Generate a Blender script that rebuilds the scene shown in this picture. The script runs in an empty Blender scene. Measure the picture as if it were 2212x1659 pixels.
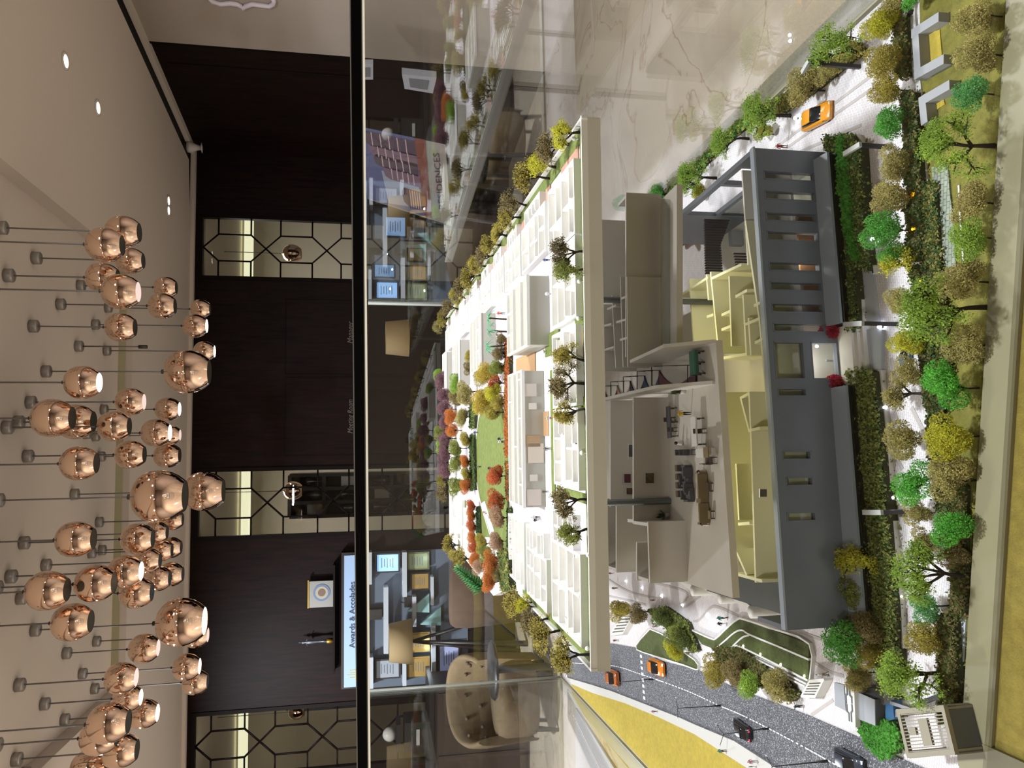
import bpy, bmesh, math, random
from mathutils import Vector, Matrix, noise
S = bpy.context.scene
COL = S.collection
R = math.radians
# ---------------------------------------------------------------- camera, world, exposure
FPX, PITCH, EYE, G = 1650.0, R(10.67), 1.45, 0.90      # focal length in px, downward tilt, eye height, height of the model's ground
cam_d = bpy.data.cameras.new('camera'); cam = bpy.data.objects.new('camera', cam_d); COL.objects.link(cam)
cam_d.sensor_fit = 'HORIZONTAL'; cam_d.sensor_width = 36.0; cam_d.lens = 36.0 * FPX / 2212.0
cam_d.clip_start = 0.02; cam_d.clip_end = 60
fwd = Vector((0, math.cos(PITCH), -math.sin(PITCH))); upv = Vector((0, math.sin(PITCH), math.cos(PITCH))); rtv = Vector((1, 0, 0))
# the phone was held on its side: the picture's left edge is up
m = Matrix.Identity(4)
for i in range(3):
    m[i][0] = -upv[i]; m[i][1] = rtv[i]; m[i][2] = -fwd[i]
m[0][3], m[1][3], m[2][3] = 0, 0, EYE
cam.matrix_world = m
S.camera = cam
S.view_settings.view_transform = 'Standard'; S.view_settings.look = 'None'
S.view_settings.gamma = 1.0; S.view_settings.use_curve_mapping = False
S.view_settings.exposure = 0.0
w = bpy.data.worlds.new('world'); S.world = w; w.use_nodes = True
w.node_tree.nodes['Background'].inputs[0].default_value = (0.30, 0.27, 0.24, 1); w.node_tree.nodes['Background'].inputs[1].default_value = 0.25
S.cycles.max_bounces = 7; S.cycles.diffuse_bounces = 4; S.cycles.glossy_bounces = 4; S.cycles.transparent_max_bounces = 14
S.cycles.sample_clamp_indirect = 4.0; S.cycles.caustics_reflective = False; S.cycles.caustics_refractive = False
S.cycles.use_denoising = True

def area(name, loc, size, power, col=(1, .93, .84), target=None, spread=180, sy=None):
    l = bpy.data.lights.new(name, 'AREA'); l.energy = power; l.color = col; l.shape = 'RECTANGLE' if sy else 'DISK'; l.size = size; l.spread = R(spread)
    if sy: l.size_y = sy
    o = bpy.data.objects.new(name, l); COL.objects.link(o); o.location = loc
    d = (Vector(target) - Vector(loc)) if target else Vector((0, 0, -1))
    o.rotation_euler = d.to_track_quat('-Z', 'Y').to_euler(); return o
def spot(name, loc, target, power, angle=40, blend=.5, size=.04, col=(1, .94, .86)):
    l = bpy.data.lights.new(name, 'SPOT'); l.energy = power; l.color = col; l.spot_size = R(angle); l.spot_blend = blend; l.shadow_soft_size = size
    o = bpy.data.objects.new(name, l); COL.objects.link(o); o.location = loc
    o.rotation_euler = (Vector(target) - Vector(loc)).to_track_quat('-Z', 'Y').to_euler(); return o
# ceiling downlights over the showcase, added hall fills that brighten the ceiling, rear room lamps
area('showcase_lamp', (0.08, 0.72, 3.05), .16, 62, (.90, .965, 1.05), (-.05, 0.95, .95))
area('showcase_lamp_rear', (-.45, 1.95, 3.05), .16, 5, (.90, .965, 1.05), (-.1, 1.6, 1.2))
area('hall_fill', (-1.0, -2.0, 3.05), .5, 40, (1, .96, .94))
area('hall_fill_left', (-4.2, 1.5, 3.05), .4, 330, (.98, .98, 1))
area('hall_fill_far', (-3.2, 5.2, 3.05), .32, 270, (.88, .93, 1.02))
area('hall_fill_right', (1.5, 2.6, 3.05), .3, 85, (.97, .97, 1))
area('meeting_room_lamp', (1.0, 9.3, 2.9), 1.0, 24, (1, .95, .88), sy=.5)
area('meeting_room_lamp_left', (-1.8, 9.2, 2.9), 1.0, 20, (1, .95, .88), sy=.5)

# ---------------------------------------------------------------- pixels of the survey photograph -> points of the place
def ray(x, y):
    v = x - 1106.0; u = 829.5 - y
    return Vector((u, FPX * math.cos(PITCH) - v * math.sin(PITCH), -FPX * math.sin(PITCH) - v * math.cos(PITCH)))
def at(x, y, z=0.0):                 # point on the level plane z above the model's ground
    r = ray(x, y); t = (G + z - EYE) / r.z
    return Vector((r.x * t, r.y * t, G + z))
def atp(x, y, P, d):                 # point on the vertical plane through P along d
    r = ray(x, y); n = (-d[1], d[0]); t = (P[0] * n[0] + P[1] * n[1]) / (r.x * n[0] + r.y * n[1])
    return Vector((r.x * t, r.y * t, r.z * t + EYE))
def aty(x, y, Y): return atp(x, y, (0, Y), (1, 0))
def depth(p): return (p - Vector((0, 0, EYE))).dot(fwd)
# ---------------------------------------------------------------- materials
def lin(c): return tuple(((v / 12.92) if v <= .04045 else ((v + .055) / 1.055) ** 2.4) for v in c)
def hexc(h): h = h.lstrip('#'); return lin(tuple(int(h[i:i + 2], 16) / 255 for i in (0, 2, 4)))
MATS = {}
def mat(name, col, rough=.6, metal=0, spec=.5, emit=None, es=0, var=0, vs=40, bump=0, bs=200, col2=None, coat=0):
    if name in MATS: return MATS[name]
    c = hexc(col) if isinstance(col, str) else col
    mt = bpy.data.materials.new(name); mt.use_nodes = True; nt = mt.node_tree; b = nt.nodes['Principled BSDF']
    b.inputs['Base Color'].default_value = (*c, 1); b.inputs['Roughness'].default_value = rough; b.inputs['Metallic'].default_value = metal
    b.inputs['Specular IOR Level'].default_value = spec
    if coat: b.inputs['Coat Weight'].default_value = coat
    if emit is not None:
        e = hexc(emit) if isinstance(emit, str) else emit
        b.inputs['Emission Color'].default_value = (*e, 1); b.inputs['Emission Strength'].default_value = es
    if var or bump or col2:
        tc = nt.nodes.new('ShaderNodeTexCoord')
        if var or col2:
            n = nt.nodes.new('ShaderNodeTexNoise'); n.inputs['Scale'].default_value = vs; n.inputs['Detail'].default_value = 5; n.inputs['Roughness'].default_value = .65
            nt.links.new(tc.outputs['Object'], n.inputs['Vector'])
            rp = nt.nodes.new('ShaderNodeValToRGB'); rp.color_ramp.elements[0].position = .32; rp.color_ramp.elements[1].position = .68
            c2 = (hexc(col2) if isinstance(col2, str) else col2) if col2 else None
            a = c2 or tuple(v * (1 - var) for v in c); bb = c if col2 else tuple(min(1, v * (1 + var)) for v in c)
            rp.color_ramp.elements[0].color = (*a, 1); rp.color_ramp.elements[1].color = (*bb, 1)
            nt.links.new(n.outputs['Fac'], rp.inputs['Fac']); nt.links.new(rp.outputs['Color'], b.inputs['Base Color'])
        if bump:
            n2 = nt.nodes.new('ShaderNodeTexNoise'); n2.inputs['Scale'].default_value = bs; n2.inputs['Detail'].default_value = 3
            nt.links.new(tc.outputs['Object'], n2.inputs['Vector'])
            bp = nt.nodes.new('ShaderNodeBump'); bp.inputs['Strength'].default_value = bump; bp.inputs['Distance'].default_value = .002
            nt.links.new(n2.outputs['Fac'], bp.inputs['Height']); nt.links.new(bp.outputs['Normal'], b.inputs['Normal'])
    MATS[name] = mt; return mt
def glass(name, tint=(1, 1, 1), ior=1.5, boost=0.0):
    if name in MATS: return MATS[name]
    mt = bpy.data.materials.new(name); mt.use_nodes = True; nt = mt.node_tree
    for n in list(nt.nodes):
        if n.type == 'BSDF_PRINCIPLED': nt.nodes.remove(n)
    out = nt.nodes['Material Output']
    t = nt.nodes.new('ShaderNodeBsdfTransparent'); t.inputs[0].default_value = (*tint, 1)
    g = nt.nodes.new('ShaderNodeBsdfGlossy'); g.inputs['Roughness'].default_value = 0.0
    f = nt.nodes.new('ShaderNodeFresnel'); f.inputs['IOR'].default_value = ior
    mx = nt.nodes.new('ShaderNodeMixShader')
    ge = nt.nodes.new('ShaderNodeNewGeometry'); ma = nt.nodes.new('ShaderNodeMath'); ma.operation = 'MULTIPLY_ADD'; ma.inputs[1].default_value = 1 / ior - ior; ma.inputs[2].default_value = ior   # same reflectance from both sides of the thin pane
    nt.links.new(ge.outputs['Backfacing'], ma.inputs[0]); nt.links.new(ma.outputs[0], f.inputs['IOR'])
    if boost:
        ad = nt.nodes.new('ShaderNodeMath'); ad.operation = 'MULTIPLY'; ad.use_clamp = True; ad.inputs[1].default_value = boost
        nt.links.new(f.outputs[0], ad.inputs[0]); nt.links.new(ad.outputs[0], mx.inputs[0])
    else: nt.links.new(f.outputs[0], mx.inputs[0])
    nt.links.new(t.outputs[0], mx.inputs[1]); nt.links.new(g.outputs[0], mx.inputs[2]); nt.links.new(mx.outputs[0], out.inputs[0])
    MATS[name] = mt; return mt
# ---------------------------------------------------------------- mesh builder
class MB:
    j = 0
    def __init__(s): s.v = []; s.f = []; s.mi = []; s.k = 0; s.sm = set()
    def add(s, vs, fs, smooth=False):
        o = len(s.v); s.v += [tuple(p) for p in vs]
        for f in fs:
            if smooth: s.sm.add(len(s.f))
            s.f.append(tuple(i + o for i in f)); s.mi.append(s.k)
        return s
    def box(s, c, d, rz=0.0):
        hx, hy, hz = d[0] / 2, d[1] / 2, d[2] / 2; ca, sa = math.cos(rz), math.sin(rz); vs = []
        for z in (-hz, hz):
            for x, y in ((-hx, -hy), (hx, -hy), (hx, hy), (-hx, hy)): vs.append((c[0] + x * ca - y * sa, c[1] + x * sa + y * ca, c[2] + z))
        return s.add(vs, [(3, 2, 1, 0), (4, 5, 6, 7), (0, 1, 5, 4), (1, 2, 6, 5), (2, 3, 7, 6), (3, 0, 4, 7)])
    def b2(s, a, b): return s.box([(a[i] + b[i]) / 2 for i in range(3)], [abs(b[i] - a[i]) for i in range(3)])
    def prism(s, poly, z0, z1):
        n = len(poly); A = sum(poly[i][0] * poly[(i + 1) % n][1] - poly[(i + 1) % n][0] * poly[i][1] for i in range(n))
        if A < 0: poly = poly[::-1]
        vs = [(p[0], p[1], z0) for p in poly] + [(p[0], p[1], z1) for p in poly]
        return s.add(vs, [tuple(range(n - 1, -1, -1)), tuple(range(n, 2 * n))] + [(i, (i + 1) % n, n + (i + 1) % n, n + i) for i in range(n)])
    def wallseg(s, a, b, t, z0, z1):   # upright slab between plan points a and b
        d = Vector((b[0] - a[0], b[1] - a[1])); L = d.length
        if L < 1e-6: return s
        MB.j = (MB.j + 1) % 31; z1 += MB.j * .000008; z0 -= MB.j * .000008; t *= 1 + MB.j * .0003   # meeting walls never share a face
        return s.box(((a[0] + b[0]) / 2, (a[1] + b[1]) / 2, (z0 + z1) / 2), (L + t, t, z1 - z0), math.atan2(d.y, d.x))
    def tube(s, pts, rad, n=6, cap=True):
        pts = [Vector(p) for p in pts]; rs = rad if isinstance(rad, (list, tuple)) else [rad] * len(pts); vs = []; prev = None
        for i, p in enumerate(pts):
            t = (pts[min(i + 1, len(pts) - 1)] - pts[max(i - 1, 0)])
            t = t.normalized() if t.length > 1e-9 else Vector((0, 0, 1))
            if prev is None: a = t.orthogonal().normalized()
            else: a = (prev - t * prev.dot(t)); a = a.normalized() if a.length > 1e-6 else t.orthogonal().normalized()
            prev = a; b = t.cross(a)
            for k in range(n):
                g = 2 * math.pi * k / n; vs.append(p + (a * math.cos(g) + b * math.sin(g)) * rs[i])
        fs = [(i * n + k, i * n + (k + 1) % n, (i + 1) * n + (k + 1) % n, (i + 1) * n + k) for i in range(len(pts) - 1) for k in range(n)]
        s.add(vs, fs, True)
        if cap:
            o = len(s.v) - len(vs); e = (len(pts) - 1) * n
            s.f.append(tuple(o + k for k in range(n - 1, -1, -1))); s.mi.append(s.k); s.f.append(tuple(o + e + k for k in range(n))); s.mi.append(s.k)
        return s
    def lathe(s, prof, c=(0, 0, 0), n=24, caps=False):
        vs = [(c[0] + r * math.cos(2 * math.pi * k / n), c[1] + r * math.sin(2 * math.pi * k / n), c[2] + z) for r, z in prof for k in range(n)]
        fs = [(i * n + k, i * n + (k + 1) % n, (i + 1) * n + (k + 1) % n, (i + 1) * n + k) for i in range(len(prof) - 1) for k in range(n)]
        if caps: fs += [tuple(range(n - 1, -1, -1)), tuple((len(prof) - 1) * n + k for k in range(n))]
        return s.add(vs, fs, True)
    def ball(s, c, r, n=10, m_=7, sq=(1, 1, 1)):
        vs = []; fs = []
        for i in range(m_ + 1):
            th = math.pi * i / m_
            for k in range(n):
                ph = 2 * math.pi * k / n; vs.append((c[0] + r * sq[0] * math.sin(th) * math.cos(ph), c[1] + r * sq[1] * math.sin(th) * math.sin(ph), c[2] - r * sq[2] * math.cos(th)))
        fs = [(i * n + k, i * n + (k + 1) % n, (i + 1) * n + (k + 1) % n, (i + 1) * n + k) for i in range(m_) for k in range(n)]
        return s.add(vs, fs, True)
    def mesh(s, name, mats):
        me = bpy.data.meshes.new(name); me.from_pydata(s.v, [], s.f)
        for mm in (mats if isinstance(mats, (list, tuple)) else [mats]): me.materials.append(mm)
        if any(s.mi): me.polygons.foreach_set('material_index', s.mi)
        if s.sm:
            me.polygons.foreach_set('use_smooth', [i in s.sm for i in range(len(s.f))])
        me.update(); return me
    def build(s, name, mats, parent=None, loc=None, rz=0.0): return link(s.mesh(name, mats), name, parent, loc, rz)
def link(me, name, parent=None, loc=None, rz=0.0):
    o = bpy.data.objects.new(name, me); COL.objects.link(o)
    if parent is not None: o.parent = parent
    if loc is not None: o.location = loc
    if rz: o.rotation_euler = (0, 0, rz)
    return o
def empty(name, loc=(0, 0, 0), rz=0.0):
    o = bpy.data.objects.new(name, None); COL.objects.link(o); o.location = loc; o.rotation_euler = (0, 0, rz); o.empty_display_size = .02; return o
def tag(o, label=None, cat=None, group=None, kind=None):
    if label: o['label'] = label
    if cat: o['category'] = cat
    if group: o['group'] = group
    if kind: o['kind'] = kind
    return o
def local(root, p): return root.matrix_basis.inverted() @ Vector(p)
def textobj(name, s, size, mt, loc, rot, parent=None, ext=.001, align='CENTER', sx=1.0, shear=0):
    cu = bpy.data.curves.new(name, 'FONT'); cu.body = s; cu.size = size; cu.extrude = ext; cu.align_x = align; cu.align_y = 'CENTER'; cu.shear = shear; cu.resolution_u = 2
    tmp = bpy.data.objects.new(name, cu); COL.objects.link(tmp)
    bpy.context.view_layer.update()
    me = bpy.data.meshes.new_from_object(tmp.evaluated_get(bpy.context.evaluated_depsgraph_get())); bpy.data.objects.remove(tmp)
    me.materials.clear(); me.materials.append(mt)
    o = link(me, name, parent, loc); o.rotation_euler = rot; o.scale = (sx, 1, 1); return o
ORD = ['first', 'second', 'third', 'fourth', 'fifth', 'sixth', 'seventh', 'eighth', 'ninth', 'tenth', 'eleventh', 'twelfth', 'thirteenth', 'fourteenth', 'fifteenth', 'sixteenth', 'seventeenth', 'eighteenth', 'nineteenth', 'twentieth']
ORD += ['twenty-' + k for k in ORD[:9]] + ['thirtieth'] + ['thirty-' + k for k in ORD[:9]] + ['fortieth'] + ['forty-' + k for k in ORD[:9]] + ['fiftieth'] + ['fifty-' + k for k in ORD[:9]]
# ================================================================ the hall
ZC, ZT = 3.12, 3.212                                    # soffit and tray heights
def onceil(x, y, z=ZC): return at(x, y, z - G)
M_ceil = mat('ceiling_paint', '#d6cac0', .85); M_wallp = mat('beige_wall_paint', '#a89c90', .8)
M_gap = mat('shadow_gap', '#3f3a36', .9)
def woodmat():
    mt = mat('dark_wood', '#2a1410', .5, spec=.12); nt = mt.node_tree; b = nt.nodes['Principled BSDF']
    tc = nt.nodes.new('ShaderNodeTexCoord'); mp = nt.nodes.new('ShaderNodeMapping'); mp.inputs['Scale'].default_value = (9, 9, .7)
    n = nt.nodes.new('ShaderNodeTexNoise'); n.inputs['Scale'].default_value = 5; n.inputs['Detail'].default_value = 7; n.inputs['Distortion'].default_value = .6
    r = nt.nodes.new('ShaderNodeValToRGB'); r.color_ramp.elements[0].color = (*hexc('#0f0705'), 1); r.color_ramp.elements[1].color = (*hexc('#20100c'), 1)
    r.color_ramp.elements[0].position = .35; r.color_ramp.elements[1].position = .7
    nt.links.new(tc.outputs['Object'], mp.inputs['Vector']); nt.links.new(mp.outputs['Vector'], n.inputs['Vector']); nt.links.new(n.outputs['Fac'], r.inputs['Fac']); nt.links.new(r.outputs['Color'], b.inputs['Base Color'])
    return mt
M_wood = woodmat(); M_wtrim = mat('black_wood_trim', '#100806', .6, spec=.12)
def marble(name, a, c, vein, sc=1.3, rough=.16):
    mt = mat(name, a, rough); nt = mt.node_tree; b = nt.nodes['Principled BSDF']
    tc = nt.nodes.new('ShaderNodeTexCoord'); n = nt.nodes.new('ShaderNodeTexNoise'); n.inputs['Scale'].default_value = sc; n.inputs['Detail'].default_value = 9; n.inputs['Distortion'].default_value = 1.3
    r = nt.nodes.new('ShaderNodeValToRGB'); e = r.color_ramp.elements
    e[0].position = .30; e[0].color = (*hexc(c), 1); e[1].position = .72; e[1].color = (*hexc(a), 1)
    x = e.new(.495); x.color = (*hexc(a), 1); x = e.new(.505); x.color = (*hexc(vein), 1); x = e.new(.518); x.color = (*hexc(a), 1)
    nt.links.new(tc.outputs['Object'], n.inputs['Vector']); nt.links.new(n.outputs['Fac'], r.inputs['Fac']); nt.links.new(r.outputs['Color'], b.inputs['Base Color']); return mt
M_floor = marble('beige_marble', '#aa9e8b', '#968a78', '#8a7560')
def struct(mb, name, mt): return tag(mb.build(name, mt), kind='structure')

CR = onceil(418, 325); CL = onceil(395, 1659)           # ceiling line of the rear wall
dB = (CL - CR).to_2d().normalized(); nB = Vector((-dB.y, dB.x))
if nB.y > 0: nB = -nB                                   # towards the hall
RN = onceil(313, 83); dR = (RN - CR).to_2d().normalized()
def wb(x, y, off=0.0):                                  # point on the rear wall's face (off = metres in front of it)
    return atp(x, y, (CR.x + nB.x * off, CR.y + nB.y * off), dB)
def ws(p): return (p.to_2d() - CR.to_2d()).dot(dB)      # distance along the rear wall from the right-hand corner
def wp(s, off=0.0): q = CR.to_2d() + dB * s + nB * off; return q
rzB = math.atan2(dB.y, dB.x)
def wall_box(mb, s0, s1, z0, z1, off0, off1):
    a = wp((s0 + s1) / 2, (off0 + off1) / 2); mb.box((a.x, a.y, (z0 + z1) / 2), (abs(s1 - s0), abs(off1 - off0), z1 - z0), rzB)
f = MB(); f.b2((-8, -4.5, -.05), (6, 13, 0)); struct(f, 'floor', M_floor)
# windows of the rear wall
WIN = [(462, 603), (1012, 1168), (1538, 1690)]
sw = [(ws(wb(440, a)), ws(wb(440, b))) for a, b in WIN]
ztop = wb(430, 530).z; zbot = .35
mb = MB(); edges = [0.0] + [v for p in sw for v in p] + [8.0]
for i in range(0, len(edges), 2): wall_box(mb, edges[i], edges[i + 1], 0, ZC + .1, 0, -.12)
for a, b in sw: wall_box(mb, a, b, ztop, ZC + .1, 0, -.12); wall_box(mb, a, b, 0, zbot, 0, -.12)
struct(mb, 'wall_back', M_wood)
# joints and door outlines in the panelling
mb = MB()
for y0, y1, x in ((646, 646, 0), (808, 808, 0), (815, 815, 0), (985, 985, 0)):
    s = ws(wb(600, y0)); wall_box(mb, s - .004, s + .004, .02, wb(618, y0).z, .001, .004)
s0, s1 = ws(wb(618, 646)), ws(wb(618, 808)); wall_box(mb, s0, s1, wb(618, 700).z, wb(618, 700).z + .008, .001, .004)
s0, s1 = ws(wb(618, 815)), ws(wb(618, 985)); wall_box(mb, s0, s1, wb(618, 700).z, wb(618, 700).z + .008, .001, .004)
struct(mb, 'door_1', M_wtrim)
M_pane = glass('window_glass', (.95, .945, .91)); M_letter = mat('door_lettering', '#665d55', .5)
for i, (a, b) in enumerate(sw):
    win = tag(empty('window_%d' % (i + 1)), kind='structure')
    fr = MB(); t = .035
    wall_box(fr, a, a + t, zbot, ztop, .015, -.05); wall_box(fr, b - t, b, zbot, ztop, .015, -.05)
    wall_box(fr, a + t, b - t, ztop - t, ztop, .015, -.05); wall_box(fr, a + t, b - t, zbot, zbot + t, .015, -.05)
    fr.build('window_frame', M_wtrim, win)
    A, B = a + t, b - t; W = B - A; per = W * 1.02; mu = MB()
    def P(u, z): q = wp(A + W * u, -.02); return (q.x, q.y, z)
    def bar(u0, z0, u1, z1): mu.tube([P(u0, z0), P(u1, z1)], .0105, 4)
    zt = ztop - t; k = 0; hexes = []; sides = []
    z = zt
    while z - .15 > zbot:
        n_ = max(z - per, zbot + t); ya, yb = z - per * .24, z - per * .76
        bar(.5, z, .27, ya); bar(.5, z, .73, ya); bar(.27, ya, .27, yb); bar(.73, ya, .73, yb); bar(.27, yb, .5, z - per); bar(.73, yb, .5, z - per)
        for yy in (ya, yb): bar(0, yy, .27, yy); bar(.73, yy, 1, yy)
        hexes.append([(.5, z), (.27, ya), (.27, yb), (.5, z - per), (.73, yb), (.73, ya)])
        sides.append([(0, ya), (0, yb), (.27, yb), (.27, ya)]); sides.append([(.73, ya), (.73, yb), (1, yb), (1, ya)])
        zu = z + per * .24 if k else z
        if k: sides.append([(0, zu), (0, ya), (.27, ya), (.5, z), (.27, zu)]); sides.append([(1, zu), (1, ya), (.73, ya), (.5, z), (.73, zu)])
        else: sides.append([(0, z), (0, ya), (.27, ya), (.5, z)]); sides.append([(1, z), (1, ya), (.73, ya), (.5, z)])
        z -= per; k += 1
    mu.build('muntin', M_wtrim, win)
    for h in hexes + sides:
        g = MB(); g.add([P(u, zz) for u, zz in h], [tuple(range(len(h)))]); g.build('pane', M_pane, win)
# rooms behind the lattice windows
mb = MB()
for i, (a, b) in enumerate(sw): pass
M_cream = mat('cream_wall_paint', '#cdc5b6', .85)
wall_box(mb, -2.5, 9.0, 0, 3.3, -3.1, -3.2); struct(mb, 'wall_rear_room', M_cream)
mb = MB(); wall_box(mb, -2.5, 9.0, 3.02, 3.08, -.13, -3.1); struct(mb, 'ceiling_rear_room', M_cream)
M_tube = mat('cove_tube', '#f4f5c8', .5, emit='#f2f3d0', es=.9)
mb = MB(); wall_box(mb, -1.0, 7.5, 2.88, 2.98, -2.2, -2.3); tag(mb.build('cove_light_strip', M_tube), 'pale yellow light strip along the rear room ceiling, seen through the lattice windows', 'light')
# bookcase-like dark cabinet behind the middle and left windows
M_blk = mat('black_lacquer', '#15100e', .4)
def cab(s0, s1, z1, label, nx, nz):
    root = empty('display_cabinet'); tag(root, label, 'cabinet'); fr = MB(); off = -1.6
    for k in range(nx + 1): s = s0 + (s1 - s0) * k / nx; wall_box(fr, s - .02, s + .02, 0, z1, off, off - .3)
    for k in range(nz + 1): z = z1 * k / nz; wall_box(fr, s0, s1, max(0, z - .02), z + .02, off, off - .3)
    fr.build('carcass', M_blk, root)
    bk = MB(); wall_box(bk, s0, s1, 0, z1, off - .3, off - .32); bk.build('back_panel', mat('cabinet_back', '#4d4436', .7), root)
    for k in range(nx):
        for j in range(nz // 2, nz):
            s = s0 + (s1 - s0) * (k + .5) / nx; z = z1 * j / nz + .02; q = wp(s, off - .15); o = MB()
            if (k + j) % 3 == 0: o.lathe([(.0, 0), (.05, 0), (.07, .08), (.04, .14), (.02, .2), (0, .2)], (q.x, q.y, z), 12)
            elif (k + j) % 3 == 1: o.box((q.x, q.y, z + .09), (.14, .06, .18), rzB)
            else: o.lathe([(.0, 0), (.06, 0), (.02, .02), (.015, .1), (.06, .17), (.05, .2), (0, .2)], (q.x, q.y, z), 12)
            o.build('ornament', mat('ornament_silver', '#8d8d8a', .25, .7), root)
cab(ws(wb(600, 1020)) + .1, ws(wb(600, 1095)) + .25, 2.35, 'black open display cabinet behind the middle lattice window', 3, 6)
cab(ws(wb(600, 1520)) + .1, ws(wb(600, 1590)) + .3, 2.35, 'black open display cabinet behind the lattice window nearest the tan armchair', 3, 6)
# right-hand wall: wood near the corner, beige towards the camera
rR = math.atan2(dR.y, dR.x); LW = (RN - CR).to_2d().length; nR = Vector((dR.y, -dR.x)); nR = nR if nR.x > 0 else -nR
def rwall(name, s0, s1, z0, z1, mt, o0=0, o1=.1):
    q = CR.to_2d() + dR * ((s0 + s1) / 2) + nR * ((o0 + o1) / 2); mb = MB(); mb.box((q.x, q.y, (z0 + z1) / 2), (s1 - s0, abs(o1 - o0), z1 - z0), rR); return struct(mb, name, mt)
rwall('wall_right', 0, LW, 0, ZC + .1, M_wood); rwall('wall_right_beige', LW, LW + 10.0, 0, ZC + .1, M_wallp, -.02, .1)
rwall('trim_1', LW - .03, LW, 0, ZC, M_wtrim, -.02, 0)
for k, yy in enumerate((145,)):
    q = atp(500, yy, (CR.x, CR.y), dR); s = (q.to_2d() - CR.to_2d()).dot(dR); rwall('trim_%d' % (k + 2), s - .004, s + .004, 0, ZC - .1, M_wtrim, -.004, 0)
def rw(x, y, off=.0): return atp(x, y, (CR.x - nR.x * off, CR.y - nR.y * off), dR)
# white brace-shaped sign on the beige wall
mb = MB(); pts = [(452, -4), (458, 3), (476, 9), (497, 7), (512, 9), (520, 13), (524, 19), (530, 14), (545, 9), (566, 12), (582, 14), (590, 9), (592, 2), (588, -5)]
mb.tube([rw(x, y, .035) for x, y in pts], .018, 6); tag(mb.build('brace_sign', mat('white_letter', '#d9d2da', .5)), 'white curly brace shaped sign fixed on the beige wall', 'sign')
# left and rear walls out of the picture close the hall
mb = MB(); mb.b2((-7.6, -4.4, 0), (-7.5, 9, ZC + .1)); struct(mb, 'wall_left', M_wallp)
mb = MB(); mb.b2((-7.5, -4.5, 0), (6, -4.4, ZC + .1)); struct(mb, 'wall_front', mat('hall_rear_paint', '#8c7f72', .8))
# ceiling: soffit round a raised tray
t1, t2 = onceil(0, 340).to_2d(), onceil(185, 490).to_2d(); de = (t2 - t1).normalized()
bk = onceil(283, 900).to_2d()
def isect(p, d, q, e):
    c = d.x * e.y - d.y * e.x; t = ((q.x - p.x) * e.y - (q.y - p.y) * e.x) / c; return p + d * t
TR = isect(t1, de, bk, dB); TL = onceil(276, 1480).to_2d(); TL = TR + dB * (TL - TR).dot(dB)
fr_p = Vector((0, 1.2)); FR = isect(t1, de, fr_p, dB); FL = isect(TL, de, fr_p, dB)
cR_far = CR.to_2d(); gapw = .16
mb = MB(); far = lambda p, k: p + de * k
rnear = CR.to_2d() + dR * 12 - nR * gapw; rfar = CR.to_2d() - nR * gapw - nB * -gapw
mb.prism([FR - de * 8, FR, TR, TR + de * ((CR.y - TR.y) - .45 * gapw), rfar, rnear], ZC, ZC + .12)
lf = CL.to_2d() + dB * 5 + nB * gapw
mb.prism([TR, TR + de * ((CR.y - TR.y) - .45 * gapw), lf, TL + dB * 6, TL], ZC, ZC + .12)
mb.prism([FL, TL, TL + dB * 6, FL + dB * 6], ZC, ZC + .12)
mb.prism([FR, FL, FL + dB * 6, FL + dB * 6 - de * 8, FR - de * 8], ZC, ZC + .12)
struct(mb, 'ceiling', M_ceil)
mb = MB(); mb.prism([FR - de * .1 - dB * .1, FL - de * .1 + dB * .1, TL + de * .1 + dB * .1, TR + de * .1 - dB * .1], ZT, ZT + .05); struct(mb, 'ceiling_tray', M_ceil)
mb = MB(); mb.wallseg(TR + nB * .004, TL + nB * .004, .006, ZC + .045, ZT); tag(mb.build('cove_strip', mat('cove_glow', '#8d8468', .6, emit='#8a8260', es=.22)), 'dim yellow cove strip along the far edge of the ceiling recess', 'light')
# cornice and gap along the walls, the gap's shade painted as dark lining
mb = MB(); q0, q1 = CR.to_2d() - nR * gapw * .5, CR.to_2d() + dR * 12 - nR * gapw * .5; mb.wallseg(q0, q1, gapw, ZC + .1, ZC + .14); mb.wallseg(CR.to_2d() - nR * .012, CR.to_2d() + dR * 12 - nR * .012, .02, ZC + .012, ZC + .1); mb.wallseg(CR.to_2d() + nB * .012, CL.to_2d() + dB * 5 + nB * .012, .02, ZC + .012, ZC + .1)
q0, q1 = CR.to_2d() + nB * gapw * .5, lf; mb.wallseg(q0, q1, gapw, ZC + .1, ZC + .14); struct(mb, 'trim_4', M_gap)
mb = MB(); q0, q1 = CR.to_2d() - nR * .03, CR.to_2d() + dR * 12 - nR * .03; mb.wallseg(q0, q1, .06, ZC - .03, ZC + .012)
q0, q1 = CR.to_2d() + nB * .03, CL.to_2d() + dB * 5 + nB * .03; mb.wallseg(q0, q1, .06, ZC - .03, ZC + .012); struct(mb, 'trim_5', M_ceil)
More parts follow.
